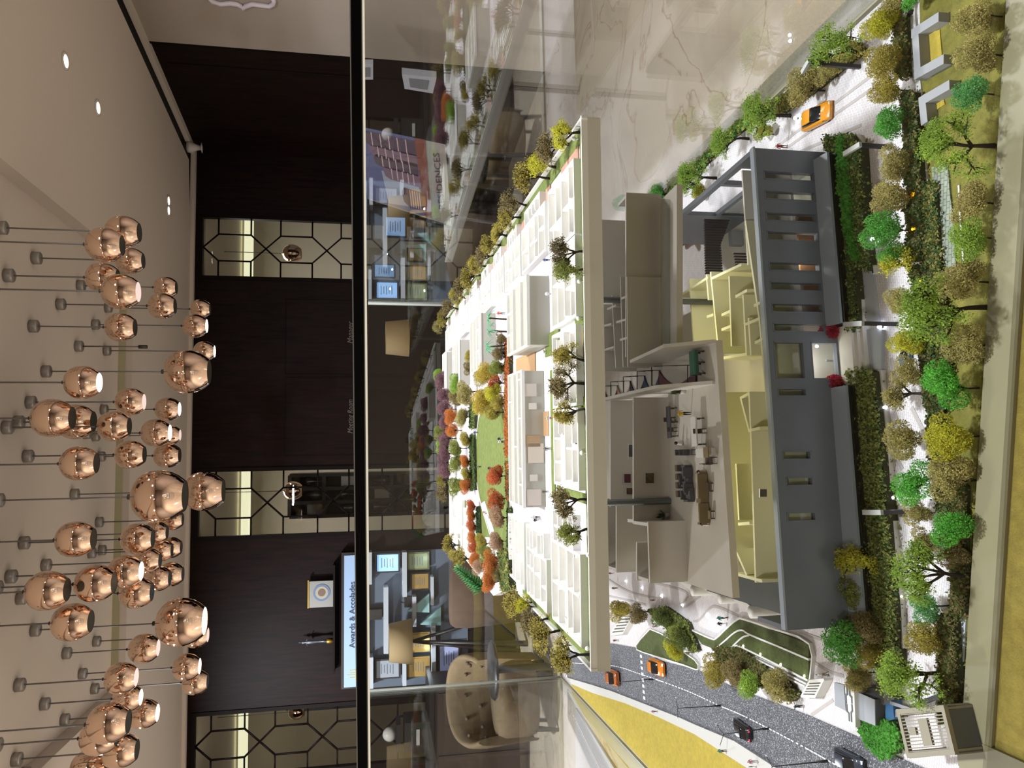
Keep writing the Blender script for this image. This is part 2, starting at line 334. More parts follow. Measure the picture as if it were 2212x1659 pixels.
# sprinkler head in the corner, recessed spots
p = onceil(412, 318, ZC - .03); mb = MB(); mb.lathe([(0, .03), (.05, .03), (.055, 0), (.03, -.05), (.02, -.09), (.05, -.1), (0, -.105)], p, 12)
tag(mb.build('smoke_detector', mat('white_plastic', '#d8d4cf', .5)), 'small white detector in the ceiling corner above the dark wood wall', 'detector')
M_lamp = mat('spot_glow', '#ffffff', .4, emit='#fff4e6', es=14)
def downlight(x, y, label, n=1):
    p = onceil(x, y); r = empty('ceiling_spot', p); tag(r, label, 'light')
    a = MB(); a.lathe([(.035, .0), (.05, .0), (.052, -.006), (.036, -.008), (.034, 0)], (0, 0, 0), 18); a.build('bezel', mat('white_plastic', '#d8d4cf'), r)
    a = MB(); a.lathe([(0, -.003), (.034, -.003)], (0, 0, 0), 16); a.build('lens', M_lamp, r)
downlight(140, 132, 'recessed ceiling spot nearest the white brace sign'); downlight(210, 233, 'recessed ceiling spot, middle one on the sloping run of soffit')
downlight(363, 434, 'recessed ceiling spot over the right lattice window, one of a touching pair, nearer the corner'); downlight(363, 455, 'recessed ceiling spot over the right lattice window, one of a touching pair, nearer the pendants')

# ---------------------------------------------------------------- pendant cluster
M_cop = mat('copper_mirror', (.87, .64, .50), .035, 1.0)
M_copin = mat('dark_opening', '#3a3a33', .5, .3)
M_on = mat('pendant_glow', '#ffffff', .4, emit='#fffbf0', es=6.0); M_dim = mat('pendant_glow_dim', '#e8d8d6', .5, emit='#e8d3d0', es=.75)
M_cord = mat('grey_cord', '#6f6a66', .7); M_chrome = mat('canopy_steel', '#a5a19c', .4, .6)
# neck x, opening x, y, width, state (0 dark, 1 lit, 2 dim), canopy x (None: above the picture)
PEND = [(179,269,529,75,0,-20),(224,303,501,70,0,10),(248,310,563,57,0,84),(181,258,600,66,0,25),(216,301,630,76,2,None),(326,386,621,47,0,179),
(316,381,661,56,0,136),(221,296,707,62,0,78),(405,459,668,42,0,238),(390,450,704,51,1,211),(414,467,759,44,1,235),(354,452,803,94,0,105),(132,220,826,72,1,None),
(63,159,903,83,0,-14),(127,195,911,76,0,46),(242,317,868,60,2,72),(327,395,884,51,1,229),(205,284,921,65,0,22),(301,370,935,60,1,192),(347,387,940,42,2,211),
(242,317,982,61,0,66),(327,392,984,54,0,223),(123,214,1001,74,0,None),(283,398,1072,112,0,2),(399,478,1061,84,0,166),(354,389,1123,44,0,219),(116,205,1165,77,0,None),
(258,332,1164,66,0,58),(310,359,1151,50,0,190),(350,384,1183,46,0,225),(330,362,1189,48,0,203),(294,338,1212,56,0,105),(232,304,1235,70,1,30),(159,248,1260,80,0,-2),
(52,147,1276,84,0,-30),(109,197,1344,80,0,None),(255,330,1280,67,0,52),(318,356,1250,56,0,181),(350,385,1241,52,0,212),(336,441,1344,102,1,82),(397,447,1373,52,2,213),
(277,341,1401,62,2,149),(370,433,1441,57,1,183),(391,450,1473,54,0,209),(222,297,1465,66,2,48),(238,309,1508,58,1,102),(189,275,1562,85,0,-45),(277,338,1542,62,1,145),
(176,248,1592,76,0,-2),(220,295,1622,72,0,42),(151,230,1660,76,0,60)]
PROF = [(.05, 1.0), (.07, .985), (.13, .97), (.26, .925), (.36, .85), (.44, .75), (.485, .63), (.5, .5), (.49, .37), (.455, .25), (.40, .14), (.335, .055), (.29, .0)]
def pendant_meshes():
    a = MB(); a.lathe(PROF, (0, 0, -.5), 40); g = a.mesh('globe', M_cop)
    out = []
    for mt in (M_copin, M_on, M_dim):
        b = MB(); b.lathe([(0, .012), (.285, .006)], (0, 0, -.5), 28); out.append(b.mesh('opening', mt))
    c = MB(); c.lathe([(0, .0), (.034, .0), (.034, -.036), (.028, -.04), (0, -.04)], (0, 0, 0), 20); can = c.mesh('canopy', M_chrome)
    d = MB(); d.lathe([(0, .04), (.05, .04), (.055, -.01), (0, -.01)], (0, 0, .5), 12); return g, out, can, d.mesh('socket_cap', M_copin)
GL, OPN, CAN, CAP = pendant_meshes()
order = sorted(range(len(PEND)), key=lambda i: PEND[i][2]); rank = {i: k for k, i in enumerate(order)}
for i, (x0, x1, cy, D, st, cx) in enumerate(PEND):
    if cx is not None: Yc = at(cx, cy, ZT - G - .03).y
    else: Yc = min(4.0, max(3.2, .27 * FPX / D * .98))
    c = aty((x0 + x1) / 2, cy, Yc); dia = D * depth(c) / FPX; hgt = max(dia * .96, dia * 1.0)
    r = empty('pendant_lamp', c)
    size = 'large' if D > 78 else ('small' if D < 58 else 'medium')
    tag(r, '%s copper globe pendant, %s, %s counted from the lattice window side' % (size, ('unlit', 'brightly lit', 'faintly lit')[st], ORD[rank[i]]), 'pendant lamp', 'copper globe pendants')
    g = link(GL, 'globe', r); g.scale = (dia, dia, hgt); g = link(OPN[st], 'opening', r); g.scale = (dia, dia, hgt); g = link(CAP, 'socket_cap', r); g.scale = (dia, dia, hgt)
    k = link(CAN, 'canopy', r, (0, 0, ZT - c.z)); a = MB(); a.tube([(0, 0, hgt * .5), (0, 0, ZT - c.z - .03)], .0042, 5, False); a.build('cord', M_cord, r)
# the bare cord without a globe
p = at(175, 748, ZT - G - .03); r = empty('bare_lamp_cord', (p.x, p.y, ZT)); tag(r, 'bare pendant cord with a socket and no globe', 'pendant cord')
zb = aty(318, 747, p.y).z - ZT; link(CAN, 'canopy', r); a = MB(); a.tube([(0, 0, -.03), (0, 0, zb)], .0042, 5); a.build('cord', M_cord, r); a = MB(); a.lathe([(0, .05), (.012, .05), (.012, 0), (0, 0)], (0, 0, zb), 8); a.build('socket', M_copin, r)
# pendants of the rear room seen through the lattice
for (x, y, d_, lab) in ((630, 548, 40, 'copper globe pendant seen through the right lattice window'), (632, 1060, 40, 'copper globe pendant seen through the middle lattice window'), (640, 1537, 34, 'copper globe pendant seen through the left lattice window')):
    c = wb(x, y, -1.1); dia = d_ * depth(c) / FPX; r = empty('rear_pendant_lamp', c); tag(r, lab, 'pendant lamp'); g = link(GL, 'globe', r); g.scale = (dia,) * 3; g = link(OPN[0], 'opening', r); g.scale = (dia,) * 3
    a = MB(); a.tube([(0, 0, dia * .5), (0, 0, 3.02 - c.z)], .004, 5); a.build('cord', M_cord, r)

# ---------------------------------------------------------------- awards wall
def wq(mb, x0, x1, y0, y1, off0, off1):                 # box on the rear wall between pixel rows/columns
    a, b = wb((x0 + x1) / 2, y0), wb((x0 + x1) / 2, y1); zt, zb_ = wb(x0, (y0 + y1) / 2).z, wb(x1, (y0 + y1) / 2).z
    wall_box(mb, ws(a), ws(b), zb_, zt, off0, off1)
rotB = (R(90), 0, rzB + math.pi)
r = empty('awards_sign'); tag(r, 'glowing pale blue header sign reading Awards & Accolades', 'sign')
mb = MB(); wq(mb, 738, 795, 1190, 1480, 0, .10); mb.build('housing', M_blk, r)
mb = MB(); wq(mb, 744, 792, 1196, 1476, .10, .108); mb.build('lightbox', mat('lightbox_glow', '#7f96b0', .4, emit='#9cb8da', es=.38, var=.0), r)
p = wb(761, 1328, .115); q = wb(761, 1258, .115); q2 = wb(761, 1400, .115); wid = abs(ws(q) - ws(q2))
t = textobj('lettering', 'Awards & Accolades', 1.0, mat('sign_letter', '#1d2836', .5), p, rotB, r, .002); k = wid / t.dimensions.x if t.dimensions.x else .1
bpy.context.view_layer.update(); k = wid / max(v.co.x for v in t.data.vertices) / 2; t.scale = (k, k * 1.0, 1)
mb = MB()
for y0, y1, x0, x1 in ((1440, 1441.5, 756, 768), (1446, 1447.5, 756, 768), (1456, 1457.5, 756, 768), (1440, 1462, 768, 769.5), (1450, 1451, 750, 768)): wq(mb, x0, x1, y0, y1, .108, .112)
mb.build('emblem', mat('emblem_gold', '#b8a95a', .4), r)
for s, x, y, h_ in (('Manager', 757, 719, 34), ('Meeting Room', 757, 900, 52)):
    p = wb(x, y, .012); r = textobj('door_lettering', s, 1.0, M_letter, p, rotB, None, .002, shear=.3); bpy.context.view_layer.update()
    wd = abs(ws(wb(x, y - h_ * .7)) - ws(wb(x, y + h_ * .7))); k = wd / (max(v.co.x for v in r.data.vertices) - min(v.co.x for v in r.data.vertices)); r.scale = (k, k * 1.3, 1)
    tag(r, 'faint italic door lettering reading %s' % s, 'lettering')
def framed(x0, x1, y0, y1, label, border, face, glow=0, off=.0, mount=None, name='framed_certificate', seal=None):
    r = empty(name); tag(r, label, 'framed certificate')
    mb = MB(); wq(mb, x0, x1, y0, y1, off, off + .03); mb.build('frame', border, r)
    dx, dy = (x1 - x0) * .08, (y1 - y0) * .08; mb = MB(); wq(mb, x0 + dx, x1 - dx, y0 + dy, y1 - dy, off + .03, off + .034); mb.build('sheet', face, r)
    mb = MB(); n = 5
    for k in range(n):
        xa = x0 + (x1 - x0) * (.25 + .11 * k); wq(mb, xa, xa + (x1 - x0) * .03, y0 + (y1 - y0) * (.25 + .05 * (k % 2)), y1 - (y1 - y0) * (.25 + .05 * (k % 2)), off + .034, off + .0355)
    mb.build('print_lines', mat('print_grey', '#5d6470', .7), r); return r
# ledge, medal plate and trophy over the sign
mb = MB(); wq(mb, 721, 725, 1215, 1445, 0, .16); tag(mb.build('wall_ledge', M_wtrim), 'narrow dark ledge under the medal plate and the trophy', 'shelf')
r = empty('medal_plate'); tag(r, 'square silver framed medal plate with a blue disc, standing over the sign', 'medal plate')
mb = MB(); wq(mb, 669, 721, 1252, 1308, .05, .08); mb.build('frame', mat('silver_frame', '#8b8a84', .4, .4), r)
c = wb(695, 1280, .085); u = abs(ws(wb(695, 1262)) - ws(wb(695, 1298))) / 2
def disc(rad, off, mt, nm):
    a = MB(); n = 28; ring = [(wp(ws(c) + rad * math.cos(2 * math.pi * k / n), .08 + off), c.z + rad * math.sin(2 * math.pi * k / n)) for k in range(n)]
    ring0 = [(wp(ws(c) + rad * math.cos(2 * math.pi * k / n), .08), c.z + rad * math.sin(2 * math.pi * k / n)) for k in range(n)]
    a.add([(q.x, q.y, z) for q, z in ring] + [(q.x, q.y, z) for q, z in ring0], [tuple(range(n)), tuple(range(2 * n - 1, n - 1, -1))] + [(k, n + k, n + (k + 1) % n, (k + 1) % n) for k in range(n)]); a.build(nm, mt, r)
disc(u, .006, mat('enamel_blue', '#5d7596', .4), 'rim'); disc(u * .75, .009, mat('enamel_cream', '#a69c86', .4), 'ring'); disc(u * .45, .012, mat('enamel_brown', '#6e5a48', .4), 'core')
mb = MB(); wq(mb, 666, 668.5, 1250, 1310, .04, .09); wq(mb, 721, 723, 1250, 1310, .04, .09); mb.build('gold_edge', mat('gold_trim', '#b08f3e', .35, .8), r)
p = wb(720, 1384, .10); h_ = wb(644, 1384, .1).z - p.z; p.z = wb(721, 1384).z
r = empty('trophy', p); tag(r, 'slender silver trophy figure on a gold base over the sign', 'trophy')
mb = MB(); mb.lathe([(0, 0), (.06, 0), (.06, .12), (.05, .13), (0, .13)], n=4); mb.build('base', mat('gold_trim', '#b08f3e'), r)
mb = MB(); mb.lathe([(0, .13), (.035, .13), (.022, .2), (.02, .3), (.035, .4), (.042, .48), (.02, .54), (.03, .58), (.022, .62), (0, .63)], n=12); mb.tube([(-.075, 0, .5), (0, 0, .53), (.075, 0, .5)], .012, 6); mb.tube([(0, 0, .6), (0, 0, .68)], .008, 6); mb.build('figure', mat('silver_figure', '#7f8894', .3, .8), r)
r.scale = (h_ / .68,) * 3
# shelf wall with lit certificates
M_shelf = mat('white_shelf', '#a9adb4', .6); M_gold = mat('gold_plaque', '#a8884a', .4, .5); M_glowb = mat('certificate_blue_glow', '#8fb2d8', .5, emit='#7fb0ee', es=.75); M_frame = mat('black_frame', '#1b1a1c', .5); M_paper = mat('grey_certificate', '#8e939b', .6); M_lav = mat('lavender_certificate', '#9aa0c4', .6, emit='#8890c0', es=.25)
mb = MB(); wq(mb, 795, 1010, 1188, 1478, 0, .012); tag(mb.build('shelf_back_panel', mat('shelf_panel', '#525b68', .7)), 'grey blue back panel of the awards shelves', 'panel')
shl = [(796, 803, 1188, 1256, 'top shelf nearest the medal plate side'), (868, 877, 1188, 1282, 'second shelf over the gold framed plaque'), (828, 838, 1262, 1402, 'shelf behind the tan shade'), (868, 876, 1408, 1470, 'shelf between the grey certificate and the gold plaques'), (889, 897, 1282, 1345, 'shelf below the small black easel'), (928, 934, 1240, 1300, 'short shelf at the brown sofa back'), (930, 938, 1340, 1470, 'shelf over the lavender certificate'), (798, 806, 1410, 1476, 'top shelf at the end of the sign')]
for x0, x1, y0, y1, lb in shl:
    mb = MB(); wq(mb, x0, x1, y0, y1, .012, .17); tag(mb.build('wall_shelf', M_shelf), 'white awards shelf, %s' % lb, 'shelf', 'awards shelves')
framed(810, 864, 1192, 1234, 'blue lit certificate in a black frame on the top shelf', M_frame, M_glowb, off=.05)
framed(886, 927, 1234, 1271, 'small gold plaque in a black frame beside the brown sofa back', M_frame, M_gold, off=.05)
framed(809, 865, 1418, 1461, 'grey certificate in a black frame at the end of the sign', M_frame, M_paper, off=.05)
framed(879, 927, 1362, 1404, 'unframed gold plaque lit from its edge, beside the tan shade', M_gold, M_gold, off=.05, name='gold_plaque')
framed(879, 927, 1414, 1456, 'unframed gold plaque lit from its edge, farther from the tan shade', M_gold, M_gold, off=.05, name='gold_plaque')
framed(945, 992, 1386, 1448, 'lavender certificate in a brown frame just over the tan armchair', mat('brown_frame', '#2c1a14', .5), M_lav, off=.05)
framed(876, 926, 1190, 1228, 'olive plaque under the blue lit certificate', mat('olive_frame', '#5d6040', .5), mat('olive_plaque', '#7f8560', .5), off=.05)
mb = MB(); wq(mb, 797, 825, 1312, 1334, .02, .10); tag(mb.build('black_trophy_block', M_blk), 'black block trophy on the shelf right under the sign', 'trophy')
r = empty('small_easel', wb(888, 1300, .1)); tag(r, 'small black easel on the shelf beside the sofa back', 'easel'); mb = MB(); mb.box((0, 0, .03), (.10, .01, .07), rzB); mb.tube([(-.03, 0, 0), (0, .02, .1)], .006, 5); mb.build('stand', M_blk, r)
for k, (x, y, lb) in enumerate(((905, 1302, 'glass wedge award between the small easel and the sofa back'), (930, 1330, 'glass wedge award beside the black tripod lamp'))):
    p = wb(x + 22, y, .1); h_ = .2; mb = MB(); mb.add([(-.09, -.02, 0), (.09, -.02, 0), (.09, .02, 0), (-.09, .02, 0), (.07, -.02, h_), (.07, .02, h_)], [(3, 2, 1, 0), (0, 1, 4), (3, 5, 2), (0, 4, 5, 3), (1, 2, 5, 4)])
    tag(mb.build('glass_award', mat('award_glass', '#8fb0ae', .1, emit='#5d8f90', es=.15), None, p, rzB), lb, 'award')
for k, (x, y) in enumerate(((845, 1216), (850, 1262), (925, 1392), (925, 1408), (838, 1300), (922, 1210))):
    p = wb(x, y, .16); l = bpy.data.lights.new('shelf_lamp', 'POINT'); l.energy = .35; l.color = (.72, .86, 1); l.shadow_soft_size = .006; o = bpy.data.objects.new('shelf_lamp', l); COL.objects.link(o); o.location = p
# ================================================================ things standing in the hall behind the showcase
M_tan = mat('tan_fabric', '#625138', .9, var=.15, vs=12); M_brown = mat('brown_fabric', '#4a382a', .9, var=.15, vs=8); M_shade = mat('lamp_shade', '#8f7a58', .8, emit='#a88a58', es=.05)
def soft(mb, prof_pts): pass
def armchair(p, rz, w_, label, fab, buttons=True):
    r = empty('armchair', p, rz); tag(r, label, 'armchair'); hs = w_ / 2; mb = MB(); n = 26; S_ = []
    for i in range(n + 1):                                # tub back: from the front of one arm round the back to the other
        a = R(-118 + 236 * i / n); ca, sa = math.sin(a), math.cos(a); k = abs(i / n - .5) * 2
        top = .82 - .20 * k ** 2.2
        S_.append([(hs * ca * m_, hs * .92 * sa * m_, z) for m_, z in ((.80, .40), (.84, top - .09), (.88, top - .02), (.94, top), (1.0, top - .03), (1.02, top - .14), (.94, .14))])
    m_ = len(S_[0]); vs = [q for c in S_ for q in c]
    fs = [(i * m_ + j, (i + 1) * m_ + j, (i + 1) * m_ + j + 1, i * m_ + j + 1) for i in range(n) for j in range(m_ - 1)] + [((i + 1) * m_, i * m_, i * m_ + m_ - 1, (i + 1) * m_ + m_ - 1) for i in range(n)]
    mb.add(vs, fs, True); mb.add(S_[0], [tuple(range(m_))]); mb.add(S_[-1], [tuple(range(m_ - 1, -1, -1))]); mb.build('shell', fab, r)
    mb = MB(); mb.lathe([(0, .16), (hs * .78, .16), (hs * .84, .22), (hs * .84, .40), (hs * .76, .46), (0, .48)], (0, -.04, 0), 28); mb.build('seat', fab, r)
    if buttons:
        for i in range(3, n - 1, 4):
            for z in (.54, .66):
                a = R(-118 + 236 * (i + (2 if z > .6 else 0)) / n); mb = MB(); mb.ball((hs * .81 * math.sin(a), hs * .92 * .81 * math.cos(a), z), .017, 8, 5); mb.build('button', mat('button_brown', '#4a3a26', .8), r)
    for sx in (-1, 1):
        for sy in (-1, 1): mb = MB(); mb.tube([(sx * hs * .6, sy * hs * .55, .2), (sx * hs * .66, sy * hs * .6, 0)], [.024, .015], 8); mb.build('leg', M_blk, r)
    return r
p = aty(1075, 1508, 6.0); armchair((p.x, p.y, 0), R(14), .70, 'tan tufted tub armchair with dark legs, before the left lattice window', M_tan)
p = aty(1000, 1250, 6.4); armchair((p.x, p.y, 0), R(170), .80, 'brown upholstered tub chair in front of the awards shelves', M_brown, False)
# tripod lamp
p = aty(1010, 1378, 7.15); r = empty('tripod_lamp', (p.x, p.y, 0)); tag(r, 'tripod floor lamp with tan drum shade and black legs', 'floor lamp')
zt, zb2 = aty(840, 1370, 7.15).z, aty(889, 1370, 7.15).z
mb = MB(); mb.lathe([(.17, zt), (.205, zb2), (.20, zb2), (.165, zt)], (0, 0, 0), 24); mb.build('lamp_shade', M_shade, r)
for k in range(3):
    a = 2 * math.pi * k / 3 + .5; mb = MB(); mb.tube([(0, 0, zb2), (.24 * math.cos(a), .24 * math.sin(a), 0)], [.014, .03], 6); mb.build('leg', M_blk, r)
mb = MB(); mb.tube([(0, 0, zb2 - .1), (0, 0, zt - .04)], .01, 6); mb.build('stem', M_blk, r)
p = aty(860, 730, 6.4); r = empty('floor_lamp', (p.x, p.y, 0)); tag(r, 'floor lamp with tan drum shade standing before the dark doors', 'floor lamp')
zt, zb2 = aty(833, 730, 6.4).z, aty(883, 730, 6.4).z
mb = MB(); mb.lathe([(.135, zt), (.155, zb2), (.152, zb2), (.132, zt)], (0, 0, 0), 24); mb.build('lamp_shade', M_shade, r)
mb = MB(); mb.lathe([(0, .0), (.14, 0), (.14, .02), (.012, .03), (.012, zt - .05), (0, zt - .05)], (0, 0, 0), 16); mb.build('stand', M_blk, r)
# counter with the coffee machine, lower left
p0 = aty(925, 1500, 6.95); p1 = aty(925, 1700, 6.95); r = empty('sideboard', ((p0.x + p1.x) / 2 - .35, 7.05, 0)); tag(r, 'dark sideboard under the left lattice window', 'sideboard')
zc = p0.z; mb = MB(); mb.box((0, 0, zc - .02), (1.8, .5, .04)); mb.build('top', M_blk, r); mb = MB(); mb.box((0, 0, (zc - .04) / 2), (1.7, .46, zc - .04)); mb.build('carcass', mat('sideboard_brown', '#2c211b', .5), r)
for k in (-1, 0, 1): mb = MB(); mb.box((k * .56, -.235, (zc - .04) / 2), (.53, .015, zc - .12)); mb.build('door', mat('sideboard_door', '#35281f', .45), r)
q = aty(885, 1580, 6.95); r = empty('coffee_machine', (q.x, 6.95, zc)); tag(r, 'black coffee machine with a round glass bean jar on top', 'coffee machine')
mb = MB(); mb.box((0, 0, .11), (.26, .24, .22)); mb.box((0, -.02, .27), (.24, .2, .04)); mb.build('body', M_blk, r); mb = MB(); mb.ball((0, -.02, .345), .064, 14, 9); mb.build('jar', mat('jar_glass', '#a09a92', .08, emit='#b0a89a', es=.05), r)
mb = MB(); mb.box((0, -.125, .1), (.14, .01, .03)); mb.build('drip_tray', mat('canopy_steel', '#8d8a86'), r)
# rug by the armchair and long low bench
mb = MB(); a, b_ = aty(1115, 1540, 5.2), aty(1115, 1700, 5.2); mb.b2((b_.x - .8, 3.6, .0), (a.x, 5.2, .015)); tag(mb.build('pale_rug', mat('rug_grey', '#8f8a86', .95, var=.08, vs=60)), 'pale grey rug on the floor beside the tan armchair', 'rug')
p = aty(1000, 1452, 5.3); r = empty('side_table', (p.x, p.y, 0)); tag(r, 'round black pedestal table beside the tan armchair', 'side table'); zt = .60
mb = MB(); mb.lathe([(0, zt - .025), (.19, zt - .025), (.20, zt - .012), (.19, zt), (0, zt)], n=28); mb.build('table_top', M_blk, r)
mb = MB(); mb.lathe([(0, 0), (.17, 0), (.165, .015), (.035, .04), (.026, .1), (.026, zt - .025)], n=20); mb.build('pedestal', M_blk, r)
# leaning poster of towers at dusk
def quadthing(pxs, Y, thick, name, label, cat, mt, back):
    P = [aty(x, y, Y) for x, y in pxs]; c = sum(P, Vector()) / 4; r = empty(name, (c.x, c.y, c.z)); tag(r, label, cat)
    mb = MB(); vs = [v - c for v in P] + [v - c + Vector((0, thick, 0)) for v in P]; mb.add(vs, [(0, 1, 2, 3), (7, 6, 5, 4), (0, 4, 5, 1), (1, 5, 6, 2), (2, 6, 7, 3), (3, 7, 4, 0)]); mb.build('board', back, r); return r, P, c
YP = 5.2; pq = [(778, 274), (794, 428), (975, 486), (962, 312)]
r, P, c = quadthing(pq, YP, .03, 'poster_board', 'backlit poster of purple apartment towers, lettered RESIDENCES, leaning behind the glass', 'poster', None, mat('poster_stone', '#8d8d86', .6, emit='#8d8d86', es=.12))
def pp(u, v, o=.004):   # u from the picture's upper edge (left = larger y) , v downwards
    a = P[1].lerp(P[0], u); b = P[2].lerp(P[3], u); q = a.lerp(b, v) - c; return (q.x, q.y - o, q.z)
def patch(name, uv, mt, o=.004): mb = MB(); mb.add([pp(u, v, o) for u, v in uv], [tuple(range(len(uv)))]); return mb.build(name, mt, r)
patch('sky_picture', [(0, 0), (1, 0), (1, .76), (0, .76)], mat('poster_sky', '#4f5478', .5, emit='#545a84', es=.32))
patch('sky_glow', [(.02, .25), (.45, .2), (.5, .6), (.1, .7)], mat('poster_glow', '#8a8f9e', .5, emit='#8a90a4', es=.30), .005)
tw = mat('poster_tower', '#4a3d4c', .5, emit='#5a4658', es=.22); tw2 = mat('poster_tower_lit', '#6b5666', .5, emit='#745a6c', es=.28)
for k, (u0, u1, v0, v1, mt) in enumerate(((.06, .30, .42, .68, tw), (.36, .52, .22, .66, tw2), (.5, .66, .12, .64, tw), (.62, .78, .08, .64, tw2), (.76, .96, .02, .64, tw))):
    patch('tower', [(u0, v1), (u1, v1), (u1, v0 + .03), (u1 - (u1 - u0) * .3, v0), (u0 + (u1 - u0) * .2, v0 + .02), (u0, v0 + .08)], mt, .006)
    for j in range(5):
        vv = v0 + .1 + j * (v1 - v0 - .12) / 5; patch('window_row', [(u0 + .01, vv), (u1 - .01, vv - .006), (u1 - .01, vv + .006), (u0 + .01, vv + .012)], mat('poster_windows', '#b09aa0', .5, emit='#b39aa0', es=.3), .007)
patch('street', [(0, .68), (1, .63), (1, .76), (0, .76)], mat('poster_street', '#6e4038', .5, emit='#7a4038', es=.28), .0065)
a, b = Vector(pp(.16, .90, .008)), Vector(pp(.86, .88, .008)); d = b - a; t = textobj('poster_lettering', 'RESIDENCES', 1.0, mat('poster_ink', '#26262a', .6), (a + b) / 2, (R(90), -math.atan2(d.z, d.x), 0), r, .001)
k = d.length / (max(v.co.x for v in t.data.vertices) - min(v.co.x for v in t.data.vertices)); t.scale = (k, k * .85, 1)
zb_ = pp(.5, 1)[2]; lo_ = -c.z
for u in (.12, .88): q = pp(u, .97, -.03); mb = MB(); mb.tube([(q[0], q[1], q[2]), (q[0] + (.08 if u > .5 else -.08), q[1] + .1, lo_)], .018, 8); mb.build('easel_leg', M_blk, r)
q = pp(.5, .3, -.03); mb = MB(); mb.tube([q, (q[0], q[1] + .55, lo_)], .018, 8); mb.build('easel_leg', M_blk, r)
# two white boxes on the dark right-hand wall
for pq, lab, nm in (([(868, 160), (874, 192), (935, 202), (943, 168)], 'white wall dispenser hanging on the dark wall beyond the right glass', 'wall_dispenser'), ([(778, 138), (778, 172), (806, 172), (806, 138)], 'small white notice plate just under the black glass edge', 'notice_plate')):
    P2 = [rw(x, y, .06) for x, y in pq]; c2 = sum(P2, Vector()) / 4; r = empty(nm, (c2.x, c2.y, c2.z)); tag(r, lab, 'dispenser' if 'disp' in nm else 'notice'); off = Vector((nR.x, nR.y, 0)) * .06
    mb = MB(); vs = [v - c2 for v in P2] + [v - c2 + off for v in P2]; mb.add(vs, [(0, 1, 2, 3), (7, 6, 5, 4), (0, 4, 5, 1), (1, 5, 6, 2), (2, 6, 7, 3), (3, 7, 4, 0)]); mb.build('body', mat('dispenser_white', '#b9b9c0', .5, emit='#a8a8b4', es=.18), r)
    mb = MB(); sm_ = [v.lerp(Vector(), .4) + Vector((-nR.x, -nR.y, 0)) * .004 for v in vs[:4]]; mb.add(sm_, [(0, 1, 2, 3)]); mb.build('front_print', mat('dispenser_grey', '#8b8b92', .6), r)
# framed panels under the right lattice window, two of them glowing blue
for pq, lab, mt in (([(830, 472), (831, 518), (878, 518), (878, 472)], 'blue glowing framed panel under the right lattice window, larger one', M_glowb), ([(806, 575), (806, 604), (854, 604), (854, 575)], 'blue glowing framed panel under the right lattice window, smaller one', M_glowb), ([(878, 540), (878, 570), (914, 570), (914, 540)], 'gold framed panel beside the blue glowing panels', M_gold), ([(888, 478), (888, 520), (917, 520), (917, 478)], 'pale framed panel below the larger blue glowing panel', M_paper)):
    framed(pq[0][0], pq[2][0], pq[0][1], pq[1][1], lab, M_frame, mt, off=.06, name='framed_panel')

# ================================================================ showcase: plinth, rim, glass
M_rim = mat('rim_paint', '#7d775a', .45); M_olive = mat('olive_flock', '#b0a04e', .95, col2='#978942', vs=90, bump=.5, bs=500); M_plinth = mat('plinth_white', '#cfcac2', .5)
M_glass = glass('showcase_glass', (.985, .995, .985), 1.5, 1.8); M_glassf = glass('front_glass', (.99, .995, .99), 1.12)
rl0, rl1 = Vector((.41, .8)), Vector((.24, 2.25)); ll0, ll1 = Vector((-.7675, 1.45)), Vector((-.843, 2.1345))
fi0, fi1 = at(2172, 30, .012).to_2d(), at(2083, 1484, .012).to_2d(); fo0, fo1 = at(2215, 0, .012).to_2d(), at(2125, 1640, .012).to_2d()
df = (fi1 - fi0).normalized()
cFR = isect(rl0, (rl1 - rl0).normalized(), fi0, df); cFL = isect(ll0, (ll1 - ll0).normalized(), fi0, df)
cBL = ll1.copy(); cBR = Vector((.236, 2.28))
RW = .034
case = tag(empty('display_case', (0, 1.4, 0)), 'glass showcase with pale rim and white plinth holding the whole architectural model', 'showcase')
def cchild(mb, name, mt): mb.v = [(x, y - 1.4, z) for x, y, z in mb.v]; return mb.build(name, mt, case)
def out(p, q, s): d = (q - p).normalized(); return Vector((d.y, -d.x)) * s
cor = [cFL, cFR, cBR, cBL]
mb = MB(); e = .05; o4 = [cFL + Vector((-.06, -.34)), cFR + Vector((.06, -.34)), cBR + Vector((.05, .05)), cBL + Vector((-.05, .05))]
mb.prism([tuple(v) for v in o4], .02, G - .06); cchild(mb, 'plinth', M_plinth)
mb = MB(); mb.prism([tuple(v) for v in o4], G - .06, G - .012); cchild(mb, 'olive_border', M_olive)
nf = out(cFL, cFR, 1.0); mb = MB(); mb.prism([tuple(cFL + nf * RW), tuple(cFR + nf * RW), tuple(cFR + nf * .33), tuple(cFL + nf * .33)], G - .02, G + .0085); cchild(mb, 'olive_border', M_olive)
for i, nm in enumerate(('front', 'right', 'back', 'left')):
    a, b = cor[i], cor[(i + 1) % 4]; n_ = out(a, b, RW / 2); ext = (b - a).normalized() * RW
    mb = MB(); mb.wallseg(a + n_ - (ext * .5), b + n_ + ext * .5, RW, G - .012, G + (.012 if i == 0 else .006)); cchild(mb, 'rim', M_rim)
    kk = 1.7 if i == 0 else .25; mb = MB(); mb.wallseg(a + n_ * kk, b + n_ * kk, .004, G + .012 if i == 0 else G + .006, EYE + .014 if i else EYE - .001); g = cchild(mb, 'glass_pane', M_glass if i else M_glassf)
